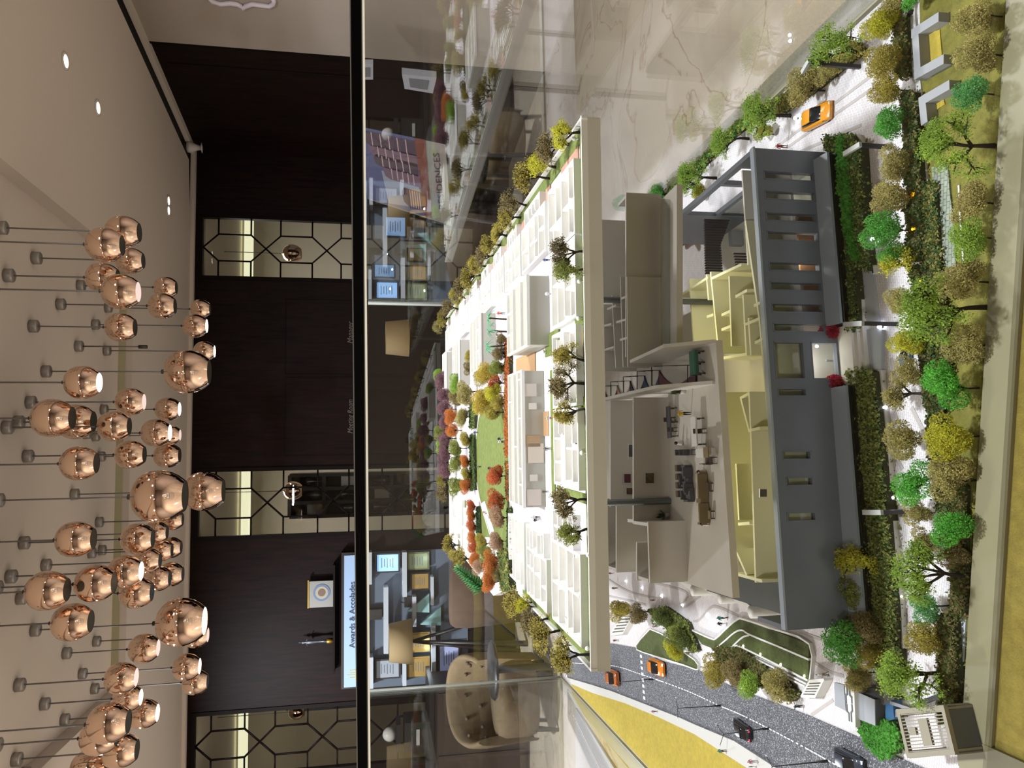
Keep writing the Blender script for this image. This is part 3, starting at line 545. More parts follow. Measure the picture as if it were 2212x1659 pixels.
# top edges: dark bar and painted glowing line of the front pane, thin bright edges of the others
a, b = cor[0] + out(cor[0], cor[1], RW * .85), cor[1] + out(cor[0], cor[1], RW * .85)
def zv(x): return aty(x, 829, (a.y + b.y) / 2).z
for nm, x0, x1, mt, t in (('edge_strip', 763.5, 766, mat('edge_grey', '#8d918c', .4), .006), ('dark_edge', 766, 787, mat('edge_black', '#030303', .6, spec=.1), .0065), ('glass_lip', 787, 789.5, mat('edge_green_grey', '#6c706a', .4), .006), ('bright_edge', 789.5, 794, mat('edge_glow_line', '#e8e4d6', .25, emit='#efe9d8', es=.45), .0065)):
    mb = MB(); d = b - a; n = Vector((-d.y, d.x)).normalized() * t / 2; z0, z1 = zv(x1), zv(x0)
    vs = [(q.x, q.y, z + k) for q, k in ((a - n, -.0052), (b - n, .0034), (b + n, .0034), (a + n, -.0052)) for z in (z0, z1)]
    mb.add(vs, [(0, 2, 3, 1), (2, 4, 5, 3), (4, 6, 7, 5), (6, 0, 1, 7), (1, 3, 5, 7), (6, 4, 2, 0)]); cchild(mb, nm, mt)
# corner joints of the back glass
for q in (cBL, cBR): mb = MB(); mb.tube([(q.x, q.y, G), (q.x, q.y, EYE)], .0035, 6); cchild(mb, 'corner_joint', mat('joint_silicone', '#9a9d94', .4))
# loose second tray side near the picture's corner
mb = MB(); a, b = at(2095, 1630, .012).to_2d(), at(2240, 1700, .012).to_2d(); mb.wallseg(a, b, .03, G - .012, G + .0125); cchild(mb, 'rim_return', M_rim)

# ================================================================ ground of the model
def brickmat(name, a, b_, mort, sx, sy, rot=0.0):
    mt = mat(name, a, .7); nt = mt.node_tree; b = nt.nodes['Principled BSDF']; tc = nt.nodes.new('ShaderNodeTexCoord'); mp = nt.nodes.new('ShaderNodeMapping'); mp.inputs['Rotation'].default_value = (0, 0, rot)
    k = nt.nodes.new('ShaderNodeTexBrick'); k.inputs['Color1'].default_value = (*hexc(a), 1); k.inputs['Color2'].default_value = (*hexc(b_), 1); k.inputs['Mortar'].default_value = (*hexc(mort), 1)
    k.inputs['Scale'].default_value = 1.0; k.inputs['Brick Width'].default_value = sx; k.inputs['Row Height'].default_value = sy; k.inputs['Mortar Size'].default_value = sy * .09
    nt.links.new(tc.outputs['Object'], mp.inputs['Vector']); nt.links.new(mp.outputs['Vector'], k.inputs['Vector']); nt.links.new(k.outputs['Color'], b.inputs['Base Color']); return mt
M_pave = brickmat('white_paving', '#d2cccc', '#c6bfbf', '#aca5a5', .0062, .0030, R(8)); M_band = mat('paving_band', '#a8a09b', .7); M_kerb = mat('kerb_white', '#cfccc4', .6)
def asphalt():
    mt = mat('asphalt', '#47474b', .75); nt = mt.node_tree; b = nt.nodes['Principled BSDF']; tc = nt.nodes.new('ShaderNodeTexCoord'); n = nt.nodes.new('ShaderNodeTexNoise'); n.inputs['Scale'].default_value = 620; n.inputs['Detail'].default_value = 2
    r = nt.nodes.new('ShaderNodeValToRGB'); e = r.color_ramp.elements; e[0].position = .3; e[0].color = (*hexc('#303034'), 1); e[1].position = .72; e[1].color = (*hexc('#b9b9c0'), 1); x = e.new(.56); x.color = (*hexc('#515156'), 1)
    nt.links.new(tc.outputs['Object'], n.inputs['Vector']); nt.links.new(n.outputs['Fac'], r.inputs['Fac']); nt.links.new(r.outputs['Color'], b.inputs['Base Color']); return mt
M_asph = asphalt(); M_lawn = mat('dark_lawn_flock', '#4d5526', .95, col2='#3a421c', vs=160, bump=.6, bs=700); M_lawn2 = mat('yellow_lawn_flock', '#b09a38', .95, col2='#9a8834', vs=120, bump=.5, bs=600); M_lawn3 = mat('olive_lawn_flock', '#7d7630', .95, col2='#5f5c24', vs=70, bump=.6, bs=600)
M_lawnp = mat('plate_lawn_flock', '#6f7a36', .95, col2='#59652a', vs=120, bump=.5, bs=600); M_pale = mat('pale_grey_paving', '#a9b0b8', .55); M_stone = mat('stone_path', '#b9b6b0', .7, var=.25, vs=110)
ground = tag(empty('model_ground', (0, 0, G)), 'ground of the architectural model with white paving, road, lawns and garden beds', 'model base')
def pxl(pts, z): return [tuple(at(x, y, z).to_2d()) for x, y in pts]
def gpoly(name, pts, z, mt, th=None, world=False, label=None):
    mb = MB(); P_ = pts if world else pxl(pts, z); mb.prism(P_, z - (th if th else .0008) , z); o = mb.build(name, mt, ground)
    if label: o['label'] = label
    return o
S3 = lambda L: [(1280 + a / 3.687, 1100 + b / 3.687) for a, b in L]
S8 = lambda L: [(1500 + a / 4.32, 1275 + b / 4.32) for a, b in L]
S4 = lambda L: [(1612 + a / 3.687, b / 3.687) for a, b in L]
S5 = lambda L: [(1700 + a / 4.32, 400 + b / 4.32) for a, b in L]
S6 = lambda L: [(1700 + a / 4.32, 750 + b / 4.32) for a, b in L]
S7 = lambda L: [(1700 + a / 4.32, 1100 + b / 4.32) for a, b in L]
mb = MB(); mb.prism([tuple(v) for v in cor], -.012, 0); mb.build('paving', M_pave, ground)
road_r = [(1222, 1400), (1322, 1390), (1372, 1399), (1420, 1425), (1506, 1447), (1530, 1457), (1575, 1480), (1657, 1512), (1746, 1545), (1875, 1601), (1930, 1632), (1995, 1659), (2080, 1700)]
road_l = [(1790, 1740), (1676, 1659), (1586, 1601), (1500, 1565), (1467, 1550), (1321, 1493), (1280, 1480), (1225, 1464)]
gpoly('asphalt_road', road_r + road_l, .0012, M_asph)
def ribbon(name, pts, z, wd, mt, px=True, th=.0016):
    P_ = [Vector(q) for q in (pxl(pts, z) if px else pts)]; mb = MB()
    L, Rr = [], []
    for i, p in enumerate(P_):
        d = (P_[min(i + 1, len(P_) - 1)] - P_[max(i - 1, 0)]).normalized(); n = Vector((-d.y, d.x)) * wd / 2; L.append(p + n); Rr.append(p - n)
    for i in range(len(P_) - 1): mb.prism([tuple(L[i]), tuple(L[i + 1]), tuple(Rr[i + 1]), tuple(Rr[i])], z - th, z)
    return mb.build(name, mt, ground)
def smooth(pts, n=4):
    out_ = []
    for i in range(len(pts) - 1):
        p0, p1, p2, p3 = pts[max(i - 1, 0)], pts[i], pts[i + 1], pts[min(i + 2, len(pts) - 1)]
        for k in range(n):
            t = k / n; out_.append(tuple(.5 * ((2 * b) + (-a + c) * t + (2 * a - 5 * b + 4 * c - d) * t * t + (-a + 3 * b - 3 * c + d) * t ** 3) for a, b, c, d in zip(p0, p1, p2, p3)))
    return out_ + [pts[-1]]
# dashed centre line and zebra crossing
cl = smooth(pxl([(1235, 1432), (1321, 1438), (1380, 1455), (1478, 1490), (1551, 1523), (1611, 1549), (1720, 1605), (1810, 1655), (1880, 1695)], .002), 30)
acc = 0; M_mark = mat('road_mark', '#e4e4e6', .7); i = 0; L_ = .0085
while i < len(cl) - 1:
    a = Vector(cl[i]); j = i
    while j < len(cl) - 1 and (Vector(cl[j]) - a).length < L_ * .42: j += 1
    b = Vector(cl[j]); mb = MB(); mb.wallseg(a, b, .0016, .0012, .0019); mb.build('lane_dash', M_mark, ground)
    while j < len(cl) - 1 and (Vector(cl[j]) - a).length < L_: j += 1
    i = j if j > i else i + 1
za, zb_ = at(1384, 1412, .002).to_2d(), at(1392, 1515, .002).to_2d(); nd = (zb_ - za); ln = nd.length; nd.normalize(); nn = Vector((-nd.y, nd.x)); n = 8
for k in range(n):
    c0 = za + nd * ln * (k + .45) / n; tw = ln / n * .52; mb = MB(); mb.wallseg(c0 - nn * (.0055 - tw / 2), c0 + nn * (.0055 - tw / 2), tw, .0012, .0019); mb.build('zebra_stripe', M_mark, ground)
# far pavement and the yellow lawn by the left glass
pl = [(1225, 1464), (1280, 1480), (1321, 1493), (1467, 1550), (1500, 1565), (1586, 1601), (1676, 1659), (1790, 1740)]; plo = [(1700, 1735), (1613, 1659), (1500, 1586), (1424, 1550), (1350, 1519), (1280, 1497), (1235, 1478)]
gpoly('pavement', pl + plo, .004, mat('pavement_grey', '#b5b2ac', .7), .004)
lf2 = [(1235, 1478), (1280, 1497), (1350, 1519), (1424, 1550), (1500, 1586), (1613, 1659), (1700, 1735)]
lw = pxl(lf2, .003); dl = (ll0 - ll1).normalized()
a_ = Vector(lw[0]); e0 = isect(ll0, dl, a_, Vector((1, 0))); e1 = isect(ll0, dl, Vector(lw[-1]), Vector((1, 0)))
gpoly('yellow_lawn', lw + [(e1.x + .005, e1.y), (e0.x + .005, e0.y)], .003, M_lawn2, .003, True)
# lawn beside the crossing
la = S3([(345, 1085), (380, 1035), (455, 955), (540, 990), (600, 1025), (740, 1150), (810, 1200), (838, 1240), (838, 1275), (820, 1278), (720, 1240), (560, 1190), (400, 1140), (350, 1118)])
gpoly('corner_lawn', la, .0035, M_lawn, .003); ribbon('kerb', la + [la[0]], .0048, .0022, M_kerb, th=.005)
# terraced lawn
tl = S3([(790, 965), (940, 1030), (985, 1025), (1065, 950), (1150, 882), (1200, 882), (1400, 950), (1720, 1075), (1720, 1380), (1560, 1290), (1300, 1170), (1130, 1085), (1040, 1170), (960, 1112), (870, 1075)])
gpoly('terraced_lawn', tl, .004, M_lawn, .004)
for L in ([(785, 962), (940, 1031), (985, 1026), (1065, 950), (1150, 880), (1200, 878), (1400, 945), (1722, 1073), (1722, 1380)], [(972, 1115), (1050, 1050), (1130, 982), (1190, 964), (1250, 1000), (1480, 1095), (1720, 1198)], [(1040, 1150), (1120, 1085), (1190, 1022), (1245, 1004)], [(1040, 1172), (1085, 1130), (1130, 1092), (1180, 1098), (1440, 1225), (1712, 1365)], [(1085, 1160), (1130, 1130), (1180, 1140), (1440, 1262), (1700, 1392)], [(1100, 1190), (1150, 1160), (1300, 1225), (1480, 1310), (1690, 1412)]):
    ribbon('lawn_kerb', smooth(S3(L), 3), .0052, .0024, M_kerb, th=.005)
# bands in the plaza paving
for L in ([(500, 590), (700, 640), (760, 690), (700, 770), (740, 775), (860, 690)], [(800, 890), (850, 880), (930, 790), (1000, 780), (1160, 850)], [(130, 560), (300, 660), (560, 720)], [(1740, 1640), (1915, 1520)], [(1720, 1195), (1900, 1300), (2000, 1330)], [(1250, 800), (1740, 1010), (2000, 1090)], [(130, 690), (420, 760)]):
    ribbon('paving_band', smooth(S3(L), 3), .0005, .004, M_band)
for L in ([(1640, 360), (1900, 180)], [(1660, 330), (1880, 165)], [(1700, 340), (1860, 270)]): ribbon('paving_band', L, .0005, .004, M_band)
rb = S6([(970, 100), (1010, 300), (1090, 500)]) ; ribbon('paving_band', rb, .0005, .005, M_band)
for L in (S6([(930, 430), (1030, 690)]), S6([(950, 900), (1075, 1140)]), S6([(1160, 560), (1270, 780)]), S6([(1000, 1420), (1130, 1640)])): ribbon('paving_band', L, .0005, .005, M_band)
# walkway between hedge and street trees: pale platform, ramp, kerbs
gpoly('entrance_platform', [(1838, 712), (1905, 712), (1903, 800), (1842, 800)], .004, M_pale, .004)
gpoly('ramp', [(1848, 550), (1886, 586), (1900, 700), (1862, 700)], .002, M_pale, .002)
for L in ([(1850, 293), (1862, 310), (1868, 400), (1878, 545), (1886, 590)], [(1850, 550), (1886, 590)], [(1850, 550), (1857, 620), (1863, 700), (1866, 717)], [(1820, 735), (1866, 717)], [(1896, 801), (1901, 800), (1906, 860), (1915, 950), (1922, 1060), (1928, 1134), (1936, 1230), (1944, 1310), (1948, 1400)]):
    ribbon('planter_kerb', L, .006, .003, M_kerb, th=.006)
ribbon('paving_band', [(1905, 800), (1915, 900), (1932, 1120), (1950, 1320)], .0005, .005, M_band)
# garden strip along the front rim
fl = [(2180, -60), (2152, 450), (2134, 784), (2110, 1134), (2083, 1484), (2078, 1560)]
gpoly('front_lawn', [(1985, -60), (1990, 200), (2005, 400), (2015, 600), (2030, 800), (2045, 1000), (2052, 1200), (2055, 1400), (2060, 1560)] + fl[::-1], .0015, M_lawn3)
gpoly('stone_path', [(1958, -60), (1960, 30), (1975, 200), (1985, 330), (1996, 420), (2000, 560), (2012, 700), (2028, 840), (2045, 1000), (2060, 1000), (2045, 840), (2028, 700), (2014, 560), (2008, 420), (1996, 330), (1990, 200), (1976, 30), (1976, -60)], .003, M_stone, .003)
gpoly('stone_path', [(2066, 1260), (2072, 1340), (2076, 1430), (2080, 1430), (2092, 1250), (2085, 1230)], .003, M_pale, .003)
gpoly('yellow_patch', S4([(1385, 290), (1540, 235), (1560, 470), (1400, 575)]), .0025, M_lawn2); gpoly('yellow_patch', S4([(1430, 810), (1560, 720), (1580, 830), (1450, 920)]), .0025, M_lawn2)
# pool tiles strip
M_tile = brickmat('pool_tile', '#8f9684', '#82897a', '#5d6354', .006, .0045, R(3))
gpoly('tiled_strip', S5([(1365, 0), (1510, 0), (1540, 240), (1570, 560), (1575, 780), (1440, 870), (1420, 620), (1395, 330)]), .0035, M_tile, .003)
gpoly('tiled_strip', S4([(1475, 1330), (1605, 1320), (1625, 1640), (1500, 1640)]), .0036, M_tile, .003)
ribbon('lawn_edging', S5([(1600, 0), (1620, 380), (1650, 800)]), .003, .002, M_kerb)
# L-shaped grey garden walls
M_gw = mat('garden_wall_grey', '#8b8b8d', .6)
for k, (L, lb) in enumerate(((S4([(1340, 255), (1505, 150)]), 'grey L-shaped garden wall, long arm beside the right end of the front lawn'), (S4([(1345, 265), (1365, 585), (1545, 485)]), None), (S4([(1415, 950), (1400, 800), (1590, 690)]), 'grey L-shaped garden wall behind the big lime tree at the rim'))):
    P_ = [Vector(q) for q in pxl(L, .014)]; mb = MB()
    for i in range(len(P_) - 1): mb.wallseg(P_[i], P_[i + 1], .009, .0, .014)
    o = mb.build('garden_wall', M_gw, ground)
# slatted white vents
def vent(pts, label, h=.012):
    P_ = [Vector(q) for q in pxl(pts, h)]; c = sum(P_, Vector((0, 0))) / 4; r = tag(empty('vent_box', (c.x, c.y, G)), label, 'vent box'); mb = MB(); mb.prism([tuple(q - c) for q in P_], 0, h * .8); mb.build('body', mat('vent_shadow', '#6f6a64', .8), r)
    for k in range(6):
        t0, t1 = k / 6 + .02, k / 6 + .11; a, b = P_[0].lerp(P_[1], t0), P_[3].lerp(P_[2], t0); a1, b1 = P_[0].lerp(P_[1], t1), P_[3].lerp(P_[2], t1)
        mb = MB(); mb.prism([tuple(q - c) for q in (a, a1, b1, b)], h * .8, h); mb.build('slat', M_kerb, r)
    mb = MB()
    for i in range(4): mb.wallseg(P_[i] - c, P_[(i + 1) % 4] - c, .0025, 0, h * 1.02)
    mb.build('casing', M_kerb, r)
vent(S8([(1000, 990), (1075, 845), (1205, 835), (1125, 995)]), 'white slatted vent box at the end of the terraced lawn')
vent(S3([(145, 1000), (230, 850), (320, 845), (240, 990)]), 'white slatted vent box under the left end of the upper floor plan')
vent(S3([(650, 960), (690, 960), (760, 1130), (720, 1130)]), 'white slatted vent box among the dark shrubs by the corner lawn')
# ================================================================ clubhouse block: dark facade, open interior, terrace floor
M_slate = mat('slate_facade', '#6a707c', .3, var=.05, vs=20); M_slate2 = mat('slate_light', '#8d97a4', .45); M_louv = mat('black_louver', '#1c1d20', .4); M_edge = mat('steel_and_highlight', '#9aa4b2', .4)
M_beige = mat('model_beige', '#c6c0b6', .6); M_white = mat('model_white', '#d8d5cc', .6); M_cream2 = mat('model_cream_tops', '#e3e0cc', .6); M_int = mat('model_interior_wall', '#b9b49a', .65); M_flr = mat('model_floor', '#c2bcae', .55)
M_terr = mat('terrace_floor', '#bfb7ac', .5, var=.05, vs=25); M_wing = glass('model_window', (.78, .80, .78), 1.5, 1.3); M_walnut = mat('walnut_panel', '#7d5a3c', .5); M_dgrey = mat('dark_grey_floor', '#3e403c', .5)
YAW = R(7.4); FR = Vector((.276, .825)); eF = (math.cos(YAW), math.sin(YAW))
bld = tag(empty('clubhouse_building', (FR.x, FR.y, G), YAW), 'slate grey clubhouse model with slot windows, open floors and a furnished terrace', 'building model')
inv = bld.matrix_basis.inverted()
def lo(x, y, z): return inv @ at(x, y, z)
def lf(x, y): return inv @ atp(x, y, FR, eF)
ZT0 = (lf(1628, 325).z + lf(1697, 1362).z) / 2; XL = lf(1697, 1362).x
WINS = []
for L, ox, oy in (([(1365, 1770, 258, 332), (1372, 1778, 415, 490), (1380, 1785, 587, 660), (1390, 1800, 737, 815), (1405, 1812, 980, 1055), (1413, 1828, 1138, 1212), (1425, 1838, 1308, 1385), (1438, 1850, 1467, 1540)], 1280, 300),
                  ([(1450, 1690, 140, 438), (1747, 1958, 145, 440), (1475, 1705, 510, 577), (1510, 1740, 1008, 1082), (1540, 1757, 1217, 1290), (1547, 1780, 1497, 1572)], 1280, 700)):
    for x0, x1, y0, y1 in L:
        px0, px1, py0, py1 = ox + x0 / 3.687, ox + x1 / 3.687, oy + y0 / 3.687, oy + y1 / 3.687; mx, my = (px0 + px1) / 2, (py0 + py1) / 2
        WINS.append((lf(mx, py1).x, lf(mx, py0).x, lf(px1, my).z, lf(px0, my).z))
TF = .007; ZB = .0
groups = []
for wv in sorted(WINS):
    if groups and wv[0] < groups[-1][1] - .002: groups[-1] = (min(groups[-1][0], wv[0]), max(groups[-1][1], wv[1]), groups[-1][2] + [wv])
    else: groups.append((wv[0], wv[1], [wv]))
fa = MB(); x = XL
for a, b, ws_ in groups:
    fa.b2((x, 0, ZB), (a, TF, ZT0)); zs = ZB
    for wv in sorted(ws_, key=lambda q: q[2]): fa.b2((a, 0, zs), (b, TF, wv[2])); zs = wv[3]
    fa.b2((a, 0, zs), (b, TF, ZT0)); x = b
fa.b2((x, 0, ZB), (0, TF, ZT0)); fa.build('facade_wall', M_slate, bld)
mb = MB(); mb.b2((XL, -.0012, ZT0 - .0015), (.001, TF, ZT0 + .001)); mb.build('parapet_highlight', M_edge, bld)  # pale strip paints the highlight along the parapet top
for a, b, ws_ in groups:
    for wv in ws_:
        mb = MB(); t = .0013
        for p, q in (((a, -.0004, wv[2]), (a + t, TF, wv[3])), ((b - t, -.0004, wv[2]), (b, TF, wv[3])), ((a, -.0004, wv[3] - t), (b, TF, wv[3])), ((a, -.0004, wv[2]), (b, TF, wv[2] + t))): mb.b2(p, q)
        o = mb.build('window_frame', M_slate, bld); g = MB(); g.add([(a, TF * .6, wv[2]), (b, TF * .6, wv[2]), (b, TF * .6, wv[3]), (a, TF * .6, wv[3])], [(0, 1, 2, 3)]); g.build('pane', M_wing, o)
# behind the slots: rooms
ZF = .060
def floorbox(name, x0, x1, y0, y1, z, mt, th=.004): mb = MB(); mb.b2((x0, y0, z - th), (x1, y1, z)); return mb.build(name, mt, bld)
XV0, XV1 = lo(1560, 640, ZF).x + .012, -.006                       # the double-height hall on the right
floorbox('upper_floor', XL + .07, -.004, TF, .040, ZF, M_flr); floorbox('upper_floor', XL + .07, XV0 - .01, .040, .34, ZF, M_flr)
floorbox('ground_floor', XL + .01, -.003, TF, .34, .003, M_white, .002)
floorbox('dark_floor', XL, XL + .07, TF, .30, ZF, M_dgrey)
mb = MB(); mb.b2((XL + .02, .030, .002), (-.12, .033, ZF - .004)); mb.build('inner_wall', M_white, bld)
for k, (a, b, z1) in enumerate(((-.43, -.40, .03),)): pass
for i in (1, 2, 3, 4, 5, 6, 7, 8):
    a, b, ws_ = groups[-i]
    if 3 <= i <= 7: mb = MB(); mb.b2((a - .004, .020, .004), (b + .004, .029, ZF - .014)); mb.build('walnut_screen', M_walnut, bld)
# right side wall with big openings
yb = lo(1464, 457, ZT0).y; mb = MB(); mb.b2((-.006, TF, ZT0 - .008), (0, yb + .1, ZT0)); mb.b2((-.006, TF, 0), (0, .045, ZT0 - .008)); mb.b2((-.006, .095, 0), (0, .102, ZT0 - .008)); mb.b2((-.006, .21, 0), (0, .34, ZT0 - .008)); mb.b2((-.006, .045, .05), (0, .21, .056)); mb.build('side_wall', M_slate, bld)
mb = MB(); mb.b2((-.004, .045, .0), (-.002, .21, .05)); mb.build('side_pane', M_wing, bld)
mb = MB(); mb.b2((XL, TF, ZF), (XL + .005, .06, ZT0)); mb.build('side_wall', M_slate, bld)
mb = MB(); mb.b2((XV1 - .004, .040, ZF - .004), (XV0 - .012, .043, ZT0 - .006)); mb.build('hall_front_wall', M_white, bld)
# upper-floor partitions, cut off level with the parapet
M_tops = mat('partition_cream', '#d9d6b4', .6)
def part(p, q, z0=ZF, z1=None, t=.0035, mt=None, name='partition'):
    mb = MB(); mb.wallseg(p, q, t, z0, z1 or ZT0 - .003); return mb.build(name, mt or M_tops, bld)
rnd = random.Random(5)
def lp(x, y, z): v = lo(x, y, z); return (v.x, v.y)
ZP = ZT0 - .003
for L in ([(1640, 690), (1610, 480)], [(1668, 1000), (1640, 690)], [(1690, 1275), (1668, 1000)], [(1605, 640), (1612, 765)], [(1535, 590), (1552, 760)], [(1526, 596), (1530, 645)], [(1488, 605), (1500, 760)], [(1536, 602), (1600, 572)], [(1467, 640), (1528, 600)], [(1612, 765), (1552, 775)], [(1575, 600), (1580, 745)], [(1612, 700), (1640, 688)], [(1590, 640), (1612, 628)], [(1560, 712), (1577, 705)], [(1560, 680), (1577, 672)], [(1630, 660), (1640, 655)], [(1632, 740), (1645, 733)], [(1617, 690), (1622, 765)], [(1540, 680), (1528, 684)], [(1600, 860), (1618, 930)], [(1618, 930), (1640, 925)], [(1618, 850), (1600, 860)], [(1618, 850), (1622, 935)], [(1622, 935), (1632, 1255)], [(1590, 1005), (1596, 1120)], [(1618, 1130), (1596, 1132)], [(1645, 1255), (1590, 1240)], [(1560, 850), (1570, 1240)], [(1612, 1240), (1590, 1190)]):
    part(lp(*L[0], ZP), lp(*L[1], ZP))
# shelving units by the yellow-lit back wall
for (x0, x1, y0, y1) in ((1580, 1613, 954, 1012), (1583, 1616, 1043, 1075), (1585, 1617, 1085, 1100)):
    r0, r1 = lo(x1, y1, ZF), lo(x1, y0, ZF); h = .030; fr = MB(); n = max(2, int((r1.x - r0.x) / .008)); yy = r0.y + .01
    for k in range(n + 1): xx = r0.x + (r1.x - r0.x) * k / n; fr.b2((xx - .0006, yy, ZF), (xx + .0006, yy + .008, ZF + h))
    for k in range(5): zz = ZF + h * k / 4; fr.b2((r0.x, yy, zz - .0006), (r1.x, yy + .008, zz + .0006))
    fr.build('shelving', mat('shelving_grey', '#8a8c78', .6), bld); bk_ = MB(); bk_.b2((r0.x, yy + .008, ZF), (r1.x, yy + .009, ZF + h)); bk_.build('shelving_back', mat('shelving_dark', '#2c2c26', .7), bld)
# dark slatted screens and reception desk of the double-height hall
a0, a1 = lp(1520, 478, .085), lp(1524, 592, .085); M_dslat = mat('dark_brown_slat', '#23191a', .5)
for k in range(22):
    t = k / 21; q = Vector(a0).lerp(Vector(a1), t); d = .020 + .016 * (1 - min(1, t * 2.2)) + .003 * t
    mb = MB(); mb.b2((q.x - .0011, q.y - .007, .085 - d), (q.x + .0011, q.y - .0025, .087)); mb.build('slat', M_dslat, bld)
for k in range(16):
    t = k / 15; x_, y_ = 1588 + 16 * t - 26 * max(0, t - .45) ** 1.5, 548 + 92 * t; q = Vector(lp(x_, y_, .06)); mb = MB(); mb.b2((q.x - .001, q.y - .0015, .045 - .01 * t), (q.x + .001, q.y + .0015, .062)); mb.build('slat', M_dslat, bld)
q = lo(1580, 515, .02); mb = MB(); mb.b2((q.x - .011, q.y - .005, .003), (q.x + .011, q.y + .005, .022)); mb.build('reception_desk', mat('desk_grey', '#85878a', .5), bld)
mb = MB(); mb.b2((XV0, .05, .003), (XV0 + .003, .2, ZF)); mb.build('hall_back_wall', M_white, bld)
q = lo(1485, 510, .01); mb = MB(); mb.lathe([(.007, .003), (.007, .04), (0, .04)], (q.x, q.y, 0), 14); mb.build('round_column', M_white, bld)
# plinth with black louvers before the facade
zt_ = lf(1764, 400).z; yfr = lo(1790, 400, zt_).y
xe0, xe1 = lf(1790, 838).x, lf(1790, 705).x
for a, b in ((XL - .0, xe0), (xe1, lf(1762, 346).x)):
    mb = MB(); mb.add([(a, yfr, zt_ - .001), (b, yfr, zt_ - .001), (b, 0, zt_ + .002), (a, 0, zt_ + .002), (a, yfr, zt_ - .004), (b, yfr, zt_ - .004), (b, 0, -.01), (a, 0, -.01)], [(0, 1, 2, 3), (0, 4, 5, 1), (1, 5, 6, 2), (3, 7, 4, 0)]); mb.build('plinth_ledge', M_slate2, bld)
    mb = MB(); mb.b2((a, yfr + .005, 0), (b, 0, zt_ - .004)); mb.build('plinth_core', M_louv, bld)
    for k in range(4): zz = zt_ - .005 - k * .0058; mb = MB(); mb.b2((a, yfr - .001, zz - .0016), (b, yfr + .006, zz)); mb.build('louver', M_louv, bld)
for k in range(3):
    mb = MB(); mb.b2((xe0 + .002, yfr - .002 - k * .004, 0), (xe1 - .002, .0, .018 - .0045 * k)); mb.build('entrance_step', M_kerb, bld)
# door handle of the glazed entrance, vertical joint
mb = MB(); wv = [q for q in WINS if q[2] < .05 and q[1] - q[0] > .03][0]; xm = (wv[0] + wv[1]) / 2; mb.b2((xm - .001, -.002, wv[2] + .008), (xm - .0004, 0, wv[2] + .016)); mb.b2((xm + .0004, -.002, wv[2] + .008), (xm + .001, 0, wv[2] + .016)); mb.build('door_handle', M_edge, bld)
# ---------------------------------------------------------------- terrace floor (first cut level)
Z1, H1 = .168, .048
tp = [(1583, 1292), (1546, 735), (1500, 742), (1462, 747), (1462, 398)]
P1 = [lp(x, y, Z1) for x, y in tp]; P1 += [(P1[-1][0] - .004, .52), (XL + .02, .52), (lp(1490, 1262, Z1)[0], lp(1490, 1262, Z1)[1])]
mb = MB(); mb.prism(P1, Z1 - .008, Z1); mb.build('terrace_slab', M_terr, bld)
def w1(tx, y0, y1, tx2=None, mt=None, h=H1, th=.004):
    a, b = lp(tx, y0, Z1 + h), lp(tx2 or tx, y1, Z1 + h); mb = MB(); mb.wallseg(a, b, th, Z1, Z1 + h); return mb.build('terrace_wall', mt or M_beige, bld)
w1(1352, 420, 768); w1(1368, 862, 1128); w1(1399, 1131, 1256, 1403); w1(1375, 1175, 1250); w1(1331, 1095, 1233); w1(1312, 1080, 1217); w1(1297, 478, 645); w1(1318, 868, 1092); w1(1352, 420, 420.1)
def depthwall(tx, y, dy, mt=None): a = lp(tx, y, Z1 + H1); mb = MB(); mb.wallseg(a, (a[0], a[1] + dy), .004, Z1, Z1 + H1); mb.build('terrace_wall', mt or M_beige, bld)
depthwall(1399, 1133, .05); depthwall(1399, 1254, .03); depthwall(1352, 424, .03); depthwall(1368, 1126, .02); depthwall(1297, 480, .1); depthwall(1331, 1231, .04)
# slanting side walls of the play corridor
for (f_, b_) in (((1546, 737), (1361, 781)), ((1544, 826), (1305, 862))):
    a, b = Vector(lp(*f_, Z1)), Vector(lp(*b_, Z1 + H1)); d = (b - a); mid = a + d * .22; n_ = Vector((-d.y, d.x)).normalized() * .002; mb = MB()
    pr_ = [(a, Z1), (b, Z1), (b, Z1 + H1), (mid, Z1 + H1), (a, Z1 + .003)]; vs = [(q.x + n_.x, q.y + n_.y, z) for q, z in pr_] + [(q.x - n_.x, q.y - n_.y, z) for q, z in pr_]
    mb.add(vs, [(0, 1, 2, 3, 4), (9, 8, 7, 6, 5)] + [(i, 5 + i, 5 + (i + 1) % 5, (i + 1) % 5) for i in range(5)]); mb.build('terrace_wall', M_beige, bld)
# rear rooms of the terrace level, right
for L in ([(1354, 600), (1356, 790)], [(1340, 600), (1346, 790)], [(1322, 640), (1330, 792)], [(1354, 640), (1342, 645)], [(1352, 690), (1332, 696)], [(1330, 660), (1312, 668)], [(1354, 730), (1340, 734)], [(1320, 700), (1304, 704)], [(1325, 750), (1306, 756)], [(1303, 660), (1306, 800)]):
    a, b = lp(*L[0], Z1 + H1), lp(*L[1], Z1 + H1); mb = MB(); mb.wallseg(a, b, .003, Z1, Z1 + H1); mb.build('partition', M_beige, bld)
# gallery glazing strip under the right-hand box, glass balustrades
q0, q1 = lp(1447, 432, Z1), lp(1447, 742, Z1); mb = MB(); mb.wallseg(q0, q1, .001, Z1, Z1 + .012); mb.build('balustrade_pane', M_wing, bld)
q0, q1 = lp(1497, 1140, Z1 + .02), lp(1486, 1200, Z1 + .02); 
